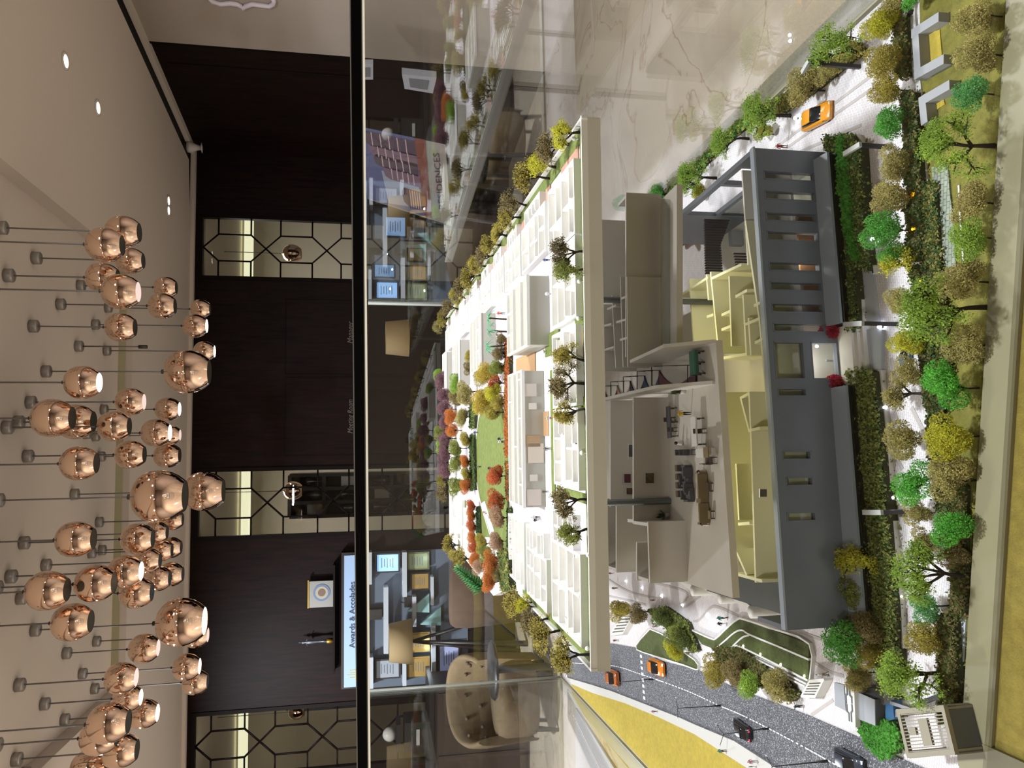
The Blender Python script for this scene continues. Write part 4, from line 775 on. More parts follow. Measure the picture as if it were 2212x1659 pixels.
# steel posts carrying the floors
M_post = mat('steel_post', '#6d7272', .35, .6)
def post(x, y, z, z1): q = lo(x, y, z); mb = MB(); mb.tube([(q.x, q.y, 0), (q.x, q.y, z1)], .0042, 10); mb.build('post', M_post, bld)
post(1560, 653, ZF, .322); post(1616, 1077, ZF, .322)
for u, v in ((-.46, 1.0), (-.08, 1.0), (-.5, .5), (-.05, .5)): mb = MB(); mb.tube([(u, v, 0), (u, v, .322)], .0042, 10); mb.build('post', M_post, bld)
# white rounded ramp pods at the left side
for (x0, y0), (x1, y1) in (((1452, 1236), (1503, 1276)), ((1510, 1256), (1563, 1292)), ((1566, 1270), (1630, 1322))):
    a, b = Vector(lp(x0, y0, .03)), Vector(lp(x1, y1, .03)); mb = MB(); mb.wallseg(a, b, .010, .0, .032); mb.build('ramp_pod', M_white, bld); mb = MB(); mb.lathe([(.0085, 0), (.0085, .036), (0, .036)], (b.x, b.y, 0), 18); mb.build('round_column', M_white, bld)
# yellowish lamps inside the lower floor, white lamps in the hall, added fill under the plate
def model_light(x, y, z, e, col, s=.03): l = bpy.data.lights.new('model_lamp_and_fill', 'AREA'); l.energy = e; l.color = col; l.size = s; o = bpy.data.objects.new('model_lamp_and_fill', l); COL.objects.link(o); o.parent = bld; o.location = (x, y, z)
for xx in (-.44, -.36, -.28, -.20): model_light(xx, .13, Z1 - .012, .040, (1, .93, .56), .05)
for xx in (-.12, -.06): model_light(xx, .13, Z1 - .012, .045, (1, .98, .84), .05)
for xx in (-.40, -.25, (groups[-5][1] + groups[-4][0]) / 2): model_light(xx, .015, ZF - .006, .03, (1, .97, .9), .02)
model_light(-.30, .20, .318, .085, (.95, .97, 1), .25); model_light(-.10, .20, .318, .06, (.95, .97, 1), .2)  # added fill under the plan plate, in place of bounced light

# ---------------------------------------------------------------- things on the terrace
def ow(x, y, z=Z1): return at(x, y, z)
M_fdark = mat('furniture_charcoal', '#4a474a', .6); M_fbr = mat('furniture_brown', '#4d3a2c', .6); M_fol = mat('furniture_olive', '#7a6a4a', .7); M_fw = mat('furniture_white', '#cfc9c2', .5)
def table(x, y, sx, sy, h, label, top, leg, n=4, name='table'):
    p = ow(x, y); r = tag(empty(name, p, YAW), label, 'table'); mb = MB(); mb.box((0, 0, h), (sx, sy, .0018)); mb.build('table_top', top, r)
    for k in range(n // 2):
        for s in (-1, 1): mb = MB(); xx = -sx * .44 + sx * .88 * k / max(1, n // 2 - 1); mb.box((xx, s * sy * .4, h / 2), (.0013, .0013, h)); mb.build('leg', leg, r)
    return r
def chair(x, y, rz, label, m1, w_=.0055, group=None):
    p = ow(x, y); r = tag(empty('model_chair', p, YAW + rz), label, 'chair', group); mb = MB(); mb.box((0, 0, .006), (w_, w_, .0012)); mb.build('seat', m1, r); mb = MB(); mb.box((0, w_ / 2, .010), (w_, .001, .008)); mb.build('backrest', m1, r)
    for sx in (-1, 1):
        for sy in (-1, 1): mb = MB(); mb.box((sx * w_ * .42, sy * w_ * .42, .003), (.0008, .0008, .006)); mb.build('leg', m1, r)
    return r
def sofa(x, y, w_, d, rz, label, m1, m2, n=2, group=None):
    p = ow(x, y); r = tag(empty('model_sofa', p, YAW + rz), label, 'sofa', group); mb = MB(); mb.box((0, 0, .0035), (w_, d, .005)); mb.build('base', m1, r); mb = MB(); mb.box((0, d / 2, .007), (w_, .003, .012)); mb.build('backrest', m1, r)
    for s in (-1, 1): mb = MB(); mb.box((s * (w_ / 2 + .0013), 0, .0055), (.0026, d, .009)); mb.build('armrest', m1, r)
    for k in range(n): mb = MB(); mb.box((-w_ / 2 + w_ * (k + .5) / n, -.001, .0068), (w_ / n * .94, d * .8, .0018)); mb.build('seat_cushion', m2, r)
    return r
table(1461, 912, .040, .011, .010, 'dark grey desk against the terrace back wall', M_fdark, M_fbr, 6); chair(1458, 906, 0, 'brown chair tucked at the dark grey desk', M_fbr); chair(1462, 928, R(180), 'brown chair before the dark grey desk', M_fbr)
table(1518, 932, .034, .014, .0105, 'white table in the middle of the terrace', M_fw, M_fbr, 4); chair(1524, 931, R(0), 'brown chair at the white terrace table', M_fbr)
p = ow(1545, 977); r = tag(empty('bar_counter', p, YAW), 'white bar counter at the terrace front edge', 'counter'); mb = MB(); mb.box((0, .012, .006), (.010, .026, .012)); mb.build('body', M_fw, r); mb = MB(); mb.box((0, -.004, .0127), (.0115, .012, .0015)); mb.build('counter_top', M_fol, r)
for k in range(3): chair(1484 + 9 * k, 977, 0, 'charcoal bar chair, %s from the back wall in the row behind the white counter' % ORD[k], M_fdark, .007, 'bar chairs')
chair(1546, 995, R(90), 'tall brown ladder chair beside the white bar counter', M_fbr, .008); chair(1538, 995, R(90), 'low brown ladder chair beside the tall one at the bar counter', M_fbr, .007)
for k in range(4): p = ow(1474 + .6 * k, 1011 + 18.5 * k); r = tag(empty('cube_stool', p, YAW), 'charcoal cube stool, %s from the bar counter in the back row' % ORD[k], 'stool', 'cube stools'); mb = MB(); mb.box((0, 0, .004), (.0078, .0075, .008)); mb.build('block', M_fdark, r); mb = MB(); mb.box((0, 0, .0083), (.0062, .006, .0008)); mb.build('cushion', M_fol, r)
for k, (x, y) in enumerate(((1492, 1019), (1493, 1037), (1494, 1054), (1497, 1069))): sofa(x, y, .011, .012, R(0 if k % 2 else 180), 'charcoal lounge chair, %s from the bar counter in the front row' % ORD[k], M_fdark, mat('cushion_grey', '#6a6768', .7), 1, 'charcoal lounge chairs')
for k, y in enumerate((1026, 1047, 1062)): p = ow(1487, y); r = tag(empty('side_block', p, YAW), 'white side block between charcoal lounge chairs, %s from the bar counter' % ORD[k], 'side table', 'white side blocks'); mb = MB(); mb.box((0, 0, .003), (.004, .010, .006)); mb.build('block', M_fw, r); mb = MB(); mb.box((0, 0, .0064), (.0046, .0106, .0008)); mb.build('top_plate', M_fw, r)
sofa(1525, 1050, .028, .012, R(180), 'olive brown sofa nearer the bar counter', M_fol, M_fbr, 3); sofa(1528, 1107, .022, .012, R(180), 'olive brown sofa farther from the bar counter', M_fol, M_fbr, 2)
table(1538, 1052, .010, .006, .005, 'small brown coffee table before the nearer olive sofa', M_fbr, M_fbr); table(1542, 1112, .009, .006, .005, 'small brown coffee table before the farther olive sofa', M_fol, M_fbr)
M_leafd = mat('dark_plant_leaf', '#3c4a1c', .8)
def potplant(x, y, z, h, label, mp=None):
    p = at(x, y, z); r = tag(empty('potted_plant', p), label, 'potted plant'); mb = MB(); mb.lathe([(0, 0), (h * .12, 0), (h * .17, h * .3), (h * .14, h * .3), (0, h * .27)], n=12); mb.build('pot', mp or M_fw, r)
    rn = random.Random(int(x * 7 + y)); mb = MB()
    for k in range(16):
        a = rn.uniform(0, 6.28); el = rn.uniform(.3, 1.4); L = h * rn.uniform(.45, .8); d = Vector((math.cos(a) * math.cos(el), math.sin(a) * math.cos(el), math.sin(el))); s = Vector((-math.sin(a), math.cos(a), 0)) * L * .16; b = Vector((0, 0, h * .28))
        mb.add([b, b + d * L * .5 + s, b + d * L, b + d * L * .5 - s], [(0, 1, 2, 3)])
    mb.build('leaves', M_leafd, r)
potplant(1446, 1112, Z1, .022, 'potted plant at the left end of the terrace back wall'); potplant(1478, 1186, Z1, .020, 'potted plant before the stepped grey boxes'); potplant(1480, 846, Z1, .020, 'potted plant at the slanting corridor wall')
for (x, y, lb) in ((1475, 957, 'small vase between the desk and the bar chairs'), (1524, 1019, 'small dark vase beside the nearer olive sofa'), (1532, 1131, 'small dark vase beyond the farther olive sofa')):
    p = ow(x, y); r = tag(empty('vase', p), lb, 'vase'); mb = MB(); mb.lathe([(0, 0), (.0024, 0), (.003, .003), (.0016, .006), (.0022, .0075), (0, .007)], n=10); mb.build('body', M_fw, r); mb = MB(); mb.ball((0, 0, .009), .0022, 8, 5); mb.build('sprig', mat('black_sprig', '#1d1a18', .7), r)
def picture(x0, x1, y0, y1, tx, ym, label, c1, c2):
    base = at(tx, ym, Z1 + H1); d = eF; q = [atp(x, y, (base.x + .0 * d[1], base.y - .003), d) for x, y in ((x0, y1), (x0, y0), (x1, y0), (x1, y1))]; c = sum(q, Vector()) / 4; r = tag(empty('wall_picture', c), label, 'picture')
    def pl(k, off, nm, mt): mb = MB(); v = [(p_ - c) * k for p_ in q]; n_ = Vector((d[1], -d[0], 0)); mb.add([p_ + n_ * off for p_ in v] + [p_ for p_ in v], [(0, 3, 2, 1), (0, 1, 5, 4), (1, 2, 6, 5), (2, 3, 7, 6), (3, 0, 4, 7)]); mb.build(nm, mt, r)
    pl(1.18, .0008, 'mount', M_fw); pl(1, .0012, 'image', mat('picture_' + c1[1:], c1, .6, col2=c2, vs=260))
picture(1394, 1412, 1022, 1044, 1368, 1033, 'small dark yellow and green painting on the terrace back wall', '#6b5a22', '#1e2a24'); picture(1348, 1362, 1024, 1043, 1318, 1033, 'small red painting on the farther terrace wall', '#6e2430', '#2a2028'); picture(1353, 1366, 1054, 1068, 1318, 1060, 'small brown painting on the farther terrace wall', '#6a4a26', '#2a2420'); picture(1358, 1369, 961, 987, 1330, 974, 'small grey screen on the farther terrace wall', '#55565a', '#3a3b40')
picture(1641, 1655, 1057, 1073, 1618, 1065, 'small dark picture on the lower olive wall', '#4a4c48', '#2e302e')
# green pool table and the play corridor zones
p = ow(1521, 783); r = tag(empty('pool_table', p, YAW), 'green pool table with dark legs in the play corridor', 'pool table'); mb = MB(); mb.box((0, .004, .0125), (.028, .013, .002)); mb.build('cloth_top', mat('pool_green', '#3f6b58', .8), r); mb = MB(); mb.box((0, .004, .0098), (.0285, .0135, .0034)); mb.build('apron', mat('pool_green_dark', '#2f5546', .7), r)
for sx in (-1, 0, 1):
    for sy in (-1, 1): mb = MB(); mb.lathe([(0, 0), (.0011, 0), (.0008, .004), (.0014, .008), (0, .0085)], (sx * .0128, .004 + sy * .0055, 0), 8); mb.build('leg', M_fbr, r)
M_rail = mat('black_rail', '#141214', .5)
for k, (x0, x1, y0, y1, c, nm) in enumerate(((1426, 1506, 789, 828, '#5c2030', 'dark red'), (1394, 1427, 800, 838, '#26305a', 'blue'), (1363, 1394, 812, 846, '#22202c', 'black'), (1335, 1364, 823, 852, '#8a7058', 'beige'), (1307, 1336, 833, 862, '#5a1c24', 'small dark red'))):
    a, b, c_, d = [at(x, y, Z1) for x, y in ((x1, y0), (x0, y0 + 2), (x0, y1 + 4), (x1, y1))]; o = (a + b + c_ + d) / 4; r = tag(empty('play_zone', o), '%s play zone panel with black rails between the slanting walls' % nm, 'play zone')
    mb = MB(); arc = [d.lerp(c_, t) .lerp(a.lerp(b, t), (2 * t - 1) ** 2 * .75) - o for t in [i / 10 for i in range(11)]]; poly = [tuple((d - o).to_2d()), ] + [tuple(q.to_2d()) for q in arc] + [tuple((c_ - o).to_2d())]
    mb.prism(poly, .0002, .0022); mb.build('panel', mat('zone_' + c[1:], c, .6), r)
    mb = MB(); zz = Vector((0, 0, .012)); P4 = [v - o for v in (a, b, c_, d)]
    for i in (0, 1, 3): mb.tube([P4[i] + zz, P4[(i + 1) % 4] + zz], .0006, 4)
    for q in P4: mb.tube([q, q + zz], .0006, 4)
    mb.tube([(P4[0] + P4[1]) / 2, (P4[0] + P4[1]) / 2 + zz], .0006, 4); mb.build('rail', M_rail, r)
# red toy in the hall
# ================================================================ model trees
M_bark = mat('dark_bark', '#2a211b', .9); M_bark2 = mat('brown_bark', '#4a3a2b', .9)
FOL = {'lime': ('#8ea445', '#586f36'), 'green': ('#609a48', '#3b682f'), 'brightgreen': ('#64a344', '#3d7630'), 'teal': ('#689c5c', '#3f6c46'), 'yellow': ('#bdb03c', '#7d7430'), 'khaki': ('#a39a62', '#68603c'), 'brown': ('#8a7d54', '#544a32'),
       'olive': ('#868c4a', '#4f5529'), 'yellowbrown': ('#a3974a', '#645c32'), 'orange': ('#c0663a', '#8a6834'), 'red': ('#b8463a', '#7a6634'), 'purple': ('#80606a', '#5a4644'), 'mauve': ('#9c7e70', '#7a6a46'), 'crimson': ('#b82848', '#781a30'), 'darkolive': ('#66703e', '#414826'), 'gold': ('#b59c48', '#7a7038'), 'darkgreen': ('#4a643e', '#2a4028'), 'twig': ('#6e6444', '#453c28'), 'hedge': ('#9ca264', '#687042')}
def fmat(c):
    nm = 'foliage_' + c
    if nm in MATS: return MATS[nm]
    a, b = [tuple(min(.75, v * 1.75) for v in hexc(q)) for q in FOL[c]]; mt = mat(nm, a, .85, col2=b, vs=4.5, spec=.15); nt = mt.node_tree; bs = nt.nodes['Principled BSDF']   # foam flock: part of the light goes through
    src = bs.inputs['Base Color'].links[0].from_socket; tl = nt.nodes.new('ShaderNodeBsdfTranslucent'); mx = nt.nodes.new('ShaderNodeMixShader'); mx.inputs[0].default_value = .45
    nt.links.new(src, tl.inputs['Color']); nt.links.new(bs.outputs[0], mx.inputs[1]); nt.links.new(tl.outputs[0], mx.inputs[2]); nt.links.new(mx.outputs[0], nt.nodes['Material Output'].inputs[0]); return mt
def leafquad(mb, p, s, rn):
    d = Vector((rn.gauss(0, 1), rn.gauss(0, 1), rn.gauss(0, 1))).normalized(); a = d.orthogonal().normalized(); b = d.cross(a); t = rn.uniform(0, 6.28); a, b = a * math.cos(t) + b * math.sin(t), b * math.cos(t) - a * math.sin(t)
    k = s * rn.uniform(.6, 1.3); n = d * k * .35
    o = len(mb.v); mb.v += [tuple(p - a * k), tuple(p + b * k * .8 + n), tuple(p + a * k), tuple(p - b * k * .8 + n)]; mb.f.append((o, o + 1, o + 2, o + 3)); mb.mi.append(0)
def gen_tree(kind, seed):
    rn = random.Random(seed); br = MB(); lv = MB(); tips = []
    def grow(p, d, L, r, lev, mx):
        pts = [p]; q = p
        for k in range(3):
            d = (d + Vector((rn.gauss(0, .13), rn.gauss(0, .13), rn.gauss(.05, .08)))).normalized(); q = q + d * L / 3; pts.append(q)
        br.tube(pts, [r, r * .9, r * .78, r * .66], 5 if lev < 2 else 4, lev == 0)
        if lev >= mx: tips.append((q, r)); return
        if lev >= 2: tips.append((pts[2], r))
        n = rn.choice((3, 3, 4)) if lev < 2 else rn.choice((2, 3))
        a0 = rn.uniform(0, 6.28); ax = d.orthogonal().normalized(); bx = d.cross(ax)
        for k in range(n):
            a = a0 + 6.283 * k / n + rn.uniform(-.4, .4); sp = rn.uniform(.45, .95) if lev else rn.uniform(.45, .85)
            nd = (d * math.cos(sp) + (ax * math.cos(a) + bx * math.sin(a)) * math.sin(sp)).normalized()
            grow(q, nd, L * rn.uniform(.68, .86), r * .62, lev + 1, mx)
        if lev in (0, 1): grow(q, (d + Vector((rn.gauss(0, .15), rn.gauss(0, .15), .3))).normalized(), L * .8, r * .62, lev + 1, mx)
    if kind in ('open', 'twig', 'sparse'):
        grow(Vector((0, 0, 0)), Vector((rn.gauss(0, .05), rn.gauss(0, .05), 1)), .27 if kind == 'open' else .19, .036 if kind != 'twig' else .028, 0, 3)
        nl, s, sp = {'open': (72, .0125, .040), 'twig': (44, .0125, .033), 'sparse': (52, .0145, .040)}[kind]
        for q, r in tips:
            if kind == 'sparse' and rn.random() < .22: continue
            for k in range(nl): leafquad(lv, q + Vector((rn.gauss(0, sp), rn.gauss(0, sp), rn.gauss(0, sp * .8))), s, rn)
        if kind == 'twig':
            for q, r in tips:
                for k in range(3): d = Vector((rn.gauss(0, 1), rn.gauss(0, 1), rn.gauss(.7, 1))).normalized(); br.tube([q, q + d * .07], [.006, .003], 3, False)
    else:
        br.tube([(0, 0, 0), (.01, 0, .2), (-.01, .01, .45)], [.022, .018, .012], 6)
        blobs = []
        nb = 9 if kind == 'dense' else 6
        if kind == 'ball': blobs.append((Vector((0, 0, .56)), .40)); nb = 0
        for k in range(nb):
            a = rn.uniform(0, 6.28); rr = rn.uniform(.12, .30) if k else 0; blobs.append((Vector((rr * math.cos(a), rr * math.sin(a), rn.uniform(.42, .78) if k else .62)), rn.uniform(.17, .25)))
        for c, r in blobs:
            br.tube([(0, 0, .3), tuple(c * .6 + Vector((0, 0, .12))), tuple(c)], [.014, .01, .006], 4, False)
            n = int(17000 * r * r)
            for k in range(n):
                d = Vector((rn.gauss(0, 1), rn.gauss(0, 1), rn.gauss(0, 1))).normalized(); leafquad(lv, c + d * r * rn.uniform(.70, 1.10), .036 if kind == 'ball' else .0175, rn)
    # normalise: height 1, mean crown diameter 1
    zs = max(p[2] for p in lv.v); rs = sorted(math.hypot(p[0], p[1]) for p in lv.v)[int(len(lv.v) * .96)]
    for m_ in (br, lv): m_.v = [(p[0] / rs / 2, p[1] / rs / 2, p[2] / zs) for p in m_.v]
    return br, lv
TG = {}; TM = {}
def tree_meshes(kind, col, var):
    if (kind, var) not in TG: TG[kind, var] = gen_tree(kind, hash((len(kind), var)) % 9973 + var * 17)
    br, lv = TG[kind, var]
    if ('b', kind, var) not in TM: TM['b', kind, var] = br.mesh('trunk', M_bark)
    if (kind, col, var) not in TM: TM[kind, col, var] = lv.mesh('foliage', fmat(col))
    return TM['b', kind, var], TM[kind, col, var]
TR_ = random.Random(77)
def tree(kind, col, base, height, width, label, group=None, name='model_tree', lean=0):
    b, l = tree_meshes(kind, col, TR_.randrange(3))
    o = link(b, name, None, base); o.scale = (width, width, height); o.rotation_euler = (lean, 0, TR_.uniform(0, 6.28)); tag(o, label, 'tree', group)
    link(l, 'foliage', o); return o
def tree_px(kind, col, cx, cy, w_, bx, by, z, label, group=None, top=None, name='model_tree'):
    p = at(bx, by, z); top = top if top is not None else cx - w_ * .5; q = aty(top, cy, p.y); k = depth(p) / FPX; h = max(.012, q.z - p.z)
    return tree(kind, col, p, h, w_ * k * (1.38 if kind in ('twig', 'sparse') else 1.06), label, group, name)
DESC = {'open': 'branchy', 'twig': 'twiggy', 'sparse': 'sparse', 'dense': 'bushy', 'soft': 'rounded'}
CN = {'lime': 'lime green', 'green': 'deep green', 'brightgreen': 'bright green', 'teal': 'sea green', 'yellow': 'bright yellow', 'khaki': 'khaki', 'brown': 'brown', 'olive': 'olive', 'yellowbrown': 'yellow brown', 'orange': 'orange', 'red': 'red', 'purple': 'purple', 'mauve': 'mauve', 'crimson': 'crimson', 'darkolive': 'dark olive', 'gold': 'golden', 'darkgreen': 'dark green', 'twig': 'grey brown'}
def row(where, anchor, z, L, key=1, rev=False, name='model_tree'):
    """L: (kind, colour, crown x, crown y, crown width, base x, base y)"""
    seq = sorted(L, key=lambda t: t[2 + (key == 1)], reverse=rev)
    for i, (kd, c, cx, cy, w_, bx, by) in enumerate(seq):
        tree_px(kd, c, cx, cy, w_, bx, by, z, '%s %s tree, %s from %s %s' % (DESC[kd], CN[c], ORD[i], anchor, where), where, name=name)
# ---- by the right-hand drive
row('along the drive bed', 'the rim', .0, [('open', 'lime', 1803, 97, 112, 1872, 118), ('open', 'lime', 1650, 217, 102, 1708, 250), ('open', 'lime', 1573, 280, 76, 1618, 300), ('open', 'lime', 1498, 367, 82, 1548, 385), ('dense', 'khaki', 1742, 196, 78, 1782, 196), ('dense', 'yellowbrown', 1650, 284, 40, 1672, 290), ('dense', 'yellow', 1512, 405, 40, 1530, 410), ('dense', 'green', 1425, 412, 46, 1450, 420), ('dense', 'brightgreen', 1345, 430, 40, 1372, 440), ('dense', 'khaki', 1790, 158, 52, 1812, 165)], key=0, rev=True)
row('in the path side beds', 'the L-shaped walls', .0, [('dense', 'khaki', 1932, 15, 60, 1962, 20), ('dense', 'yellow', 1903, 57, 66, 1958, 60), ('dense', 'yellowbrown', 1912, 130, 72, 1965, 132), ('dense', 'yellowbrown', 1920, 195, 64, 1968, 196), ('soft', 'green', 1917, 276, 76, 1968, 280), ('dense', 'khaki', 1932, 347, 70, 1978, 350), ('dense', 'khaki', 1932, 420, 76, 1982, 424), ('soft', 'green', 1906, 478, 78, 1986, 499), ('soft', 'green', 1918, 540, 52, 1978, 548), ('sparse', 'yellow', 1942, 580, 74, 1990, 587), ('dense', 'khaki', 1948, 652, 60, 1988, 655), ('dense', 'yellow', 1955, 740, 66, 1998, 745), ('dense', 'khaki', 1962, 800, 62, 2000, 805), ('sparse', 'khaki', 1950, 848, 66, 2000, 850), ('dense', 'khaki', 1950, 936, 78, 2012, 946), ('soft', 'brightgreen', 1978, 1030, 90, 2030, 1035), ('dense', 'khaki', 1980, 1105, 52, 2020, 1108), ('dense', 'khaki', 1995, 1160, 60, 2030, 1164), ('soft', 'teal', 2006, 1305, 66, 2050, 1308), ('dense', 'yellowbrown', 2006, 1370, 74, 2055, 1376)])
row('at the front rim', 'the L-shaped walls', .0, [('dense', 'khaki', 2118, 28, 84, 2168, 36), ('dense', 'khaki', 2115, 108, 84, 2165, 120), ('soft', 'teal', 2098, 200, 74, 2150, 205), ('open', 'lime', 2052, 292, 132, 2152, 315), ('dense', 'khaki', 2105, 425, 84, 2150, 440), ('soft', 'lime', 2107, 510, 88, 2150, 515), ('dense', 'khaki', 2085, 605, 92, 2140, 610), ('open', 'lime', 2005, 665, 146, 2136, 664), ('dense', 'khaki', 2105, 740, 92, 2142, 745), ('soft', 'brightgreen', 2047, 828, 98, 2118, 838), ('dense', 'yellow', 2055, 925, 88, 2120, 942), ('dense', 'khaki', 2058, 1030, 94, 2112, 1038), ('soft', 'brightgreen', 2053, 1122, 92, 2108, 1126), ('dense', 'brown', 2060, 1190, 60, 2098, 1195), ('open', 'lime', 1998, 1240, 132, 2098, 1240), ('open', 'lime', 1958, 1452, 136, 2058, 1454)])
row('by the left end of the facade', 'the hedge', .0, [('sparse', 'yellow', 1838, 1195, 82, 1888, 1196), ('soft', 'olive', 1862, 1270, 78, 1902, 1275), ('dense', 'brown', 1872, 1345, 78, 1912, 1350), ('soft', 'green', 1828, 1372, 98, 1892, 1380), ('dense', 'yellowbrown', 1882, 1405, 60, 1920, 1410), ('dense', 'khaki', 1850, 1448, 62, 1890, 1452)])
row('by the terraced lawn and road', 'the zebra crossing', .0, [('dense', 'yellowbrown', 1340, 1310, 50, 1372, 1322), ('dense', 'brown', 1382, 1312, 46, 1408, 1320), ('dense', 'darkolive', 1430, 1332, 46, 1455, 1338), ('dense', 'olive', 1462, 1355, 52, 1490, 1365), ('dense', 'yellow', 1456, 1394, 46, 1482, 1398), ('dense', 'yellowbrown', 1552, 1438, 62, 1590, 1444), ('dense', 'brown', 1596, 1450, 60, 1625, 1455), ('soft', 'lime', 1622, 1472, 66, 1662, 1480), ('dense', 'khaki', 1688, 1475, 66, 1722, 1482), ('dense', 'darkolive', 1480, 1380, 40, 1500, 1384)], key=0)
tree_px('soft', 'brightgreen', 1975, -8, 60, 2010, -5, 0, 'bright green tree cut by the picture edge, beside the khaki tree of the path bed')
for (x, y, lb) in ((1790, 713, 'crimson ball tree on the right of the entrance steps'), (1800, 828, 'crimson ball tree on the left of the entrance steps')): tree_px('ball', 'crimson', x, y, 40, x + 32, y + 3, 0.006, lb, top=x - 20, name='ball_tree')
# ---- hedges: leafy strips
def hedge(name, poly, h, cols, label, n=3200, z0=0.0, s=.0019, cat='hedge', px=True):
    P_ = pxl(poly, z0 + h * .4) if px else poly; xs = [p[0] for p in P_]; ys = [p[1] for p in P_]; rn = random.Random(len(poly) * 31 + n)
    def inside(x, y):
        c = False; j = len(P_) - 1
        for i in range(len(P_)):
            if (P_[i][1] > y) != (P_[j][1] > y) and x < (P_[j][0] - P_[i][0]) * (y - P_[i][1]) / (P_[j][1] - P_[i][1]) + P_[i][0]: c = not c
            j = i
        return c
    cx, cy = sum(xs) / len(xs), sum(ys) / len(ys); core = MB(); core.prism([(p[0] - cx, p[1] - cy) for p in P_], 0, h * .75); r = core.build(name, mat('hedge_soil', '#33351f', .95), None, (cx, cy, G + z0)); tag(r, label, cat)
    per = len(cols); k_ = 0
    bins = [MB() for _ in cols]; n = int(n * 2.4)
    while k_ < n:
        x, y = rn.uniform(min(xs), max(xs)), rn.uniform(min(ys), max(ys))
        if not inside(x, y): continue
        k_ += 1; z = h * (.72 + .34 * rn.random() + .22 * noise.noise(Vector((x * 60, y * 60, 3)))) if rn.random() < .75 else rn.uniform(0, h)
        leafquad(bins[rn.randrange(per)], Vector((x - cx + rn.gauss(0, .0022), y - cy + rn.gauss(0, .0022), z)), s, rn)
    for b_, c in zip(bins, cols): b_.build('foliage', fmat(c), r)
    return r
hedge('hedge', [(1792, 300), (1850, 293), (1866, 320), (1880, 540), (1886, 586), (1852, 552), (1860, 640), (1862, 715), (1842, 715), (1837, 560), (1827, 400), (1820, 345), (1800, 330)], .016, ['darkolive', 'hedge', 'darkgreen'], 'dark olive hedge before the slot windows on the right of the entrance', 5200)
hedge('hedge', [(1824, 296), (1836, 300), (1850, 400), (1862, 520), (1872, 560), (1858, 560), (1846, 500), (1832, 400)], .021, ['green', 'brightgreen'], 'narrow bright green planting strip inside the dark hedge', 1500)
hedge('hedge', [(1846, 803), (1898, 803), (1905, 870), (1915, 960), (1926, 1100), (1936, 1235), (1944, 1310), (1946, 1400), (1912, 1400), (1900, 1300), (1890, 1200), (1880, 1120), (1872, 1005), (1860, 880)], .017, ['olive', 'hedge', 'hedge', 'darkgreen'], 'olive and gold hedge before the louvered plinth, left of the entrance', 7500)
hedge('shrub_strip', [(1944, 10), (1962, 20), (1966, 165), (1948, 165)], .013, ['darkolive', 'brown'], 'dark shrub strip by the path, behind the L-shaped walls', 1000, cat='shrub')
hedge('shrub_strip', [(1958, 205), (1985, 200), (1998, 420), (2004, 560), (1975, 560), (1968, 400), (1962, 300)], .013, ['darkolive', 'brown', 'darkgreen'], 'dark shrub strip by the path, under the khaki trees', 2600, cat='shrub')
hedge('shrub_strip', [(1978, 575), (2006, 580), (2030, 780), (2050, 960), (2060, 1100), (2036, 1100), (2022, 960), (2000, 780)], .012, ['darkolive', 'brown', 'darkgreen'], 'dark shrub strip by the path, before the entrance platform', 3600, cat='shrub')
hedge('shrub_strip', [(2036, 1330), (2070, 1330), (2080, 1560), (2048, 1560)], .014, ['darkolive', 'brown'], 'dark shrub strip at the rim beside the pergola', 2200, cat='shrub')
hedge('shrub_strip', [(1998, 400), (2026, 395), (2036, 560), (2050, 700), (2062, 860), (2040, 860), (2022, 700), (2008, 560)], .010, ['olive', 'darkgreen', 'khaki'], 'low mottled shrub strip beside the tiled strip', 2200, cat='shrub')
hedge('shrub_strip', [(1628, 262), (1700, 240), (1770, 190), (1830, 140), (1870, 110), (1852, 90), (1790, 140), (1700, 205), (1640, 245)], .012, ['darkolive', 'khaki', 'yellowbrown'], 'shrub strip along the drive under the lime trees', 2600, cat='shrub')
hedge('shrub_strip', [(1455, 430), (1480, 400), (1580, 300), (1632, 262), (1645, 248), (1600, 262), (1520, 345), (1440, 425)], .012, ['darkgreen', 'yellowbrown', 'green'], 'shrub strip along the far side of the clubhouse', 2200, cat='shrub')
hedge('shrub_mound', [(1866, 1572), (1885, 1562), (1930, 1562), (1948, 1575), (1950, 1605), (1935, 1628), (1915, 1632), (1885, 1605)], .015, ['brightgreen', 'green'], 'bright green clipped mound between the gatehouse and the road', 3000, cat='shrub')
hedge('shrub_strip', [(1545, 1400), (1600, 1400), (1700, 1470), (1730, 1500), (1715, 1515), (1640, 1478), (1560, 1440)], .010, ['darkolive', 'brown'], 'dark shrub strip between the terraced lawn and the road', 2200, cat='shrub')
hedge('shrub_strip', [(1402, 1318), (1440, 1310), (1490, 1345), (1512, 1405), (1490, 1410), (1450, 1365)], .010, ['darkolive', 'olive'], 'dark shrub strip between the corner lawn and the plaza', 1600, cat='shrub')
hedge('shrub_strip', [(1900, 1310), (1946, 1310), (1950, 1440), (1890, 1440)], .013, ['darkolive', 'brown', 'darkgreen'], 'dark shrub bed at the left end of the facade', 1500, cat='shrub')
hedge('shrub_strip', [(2060, 1050), (2092, 1050), (2090, 1330), (2066, 1330)], .010, ['darkolive', 'brown'], 'dark shrub bed at the rim under the khaki trees', 1500, cat='shrub')
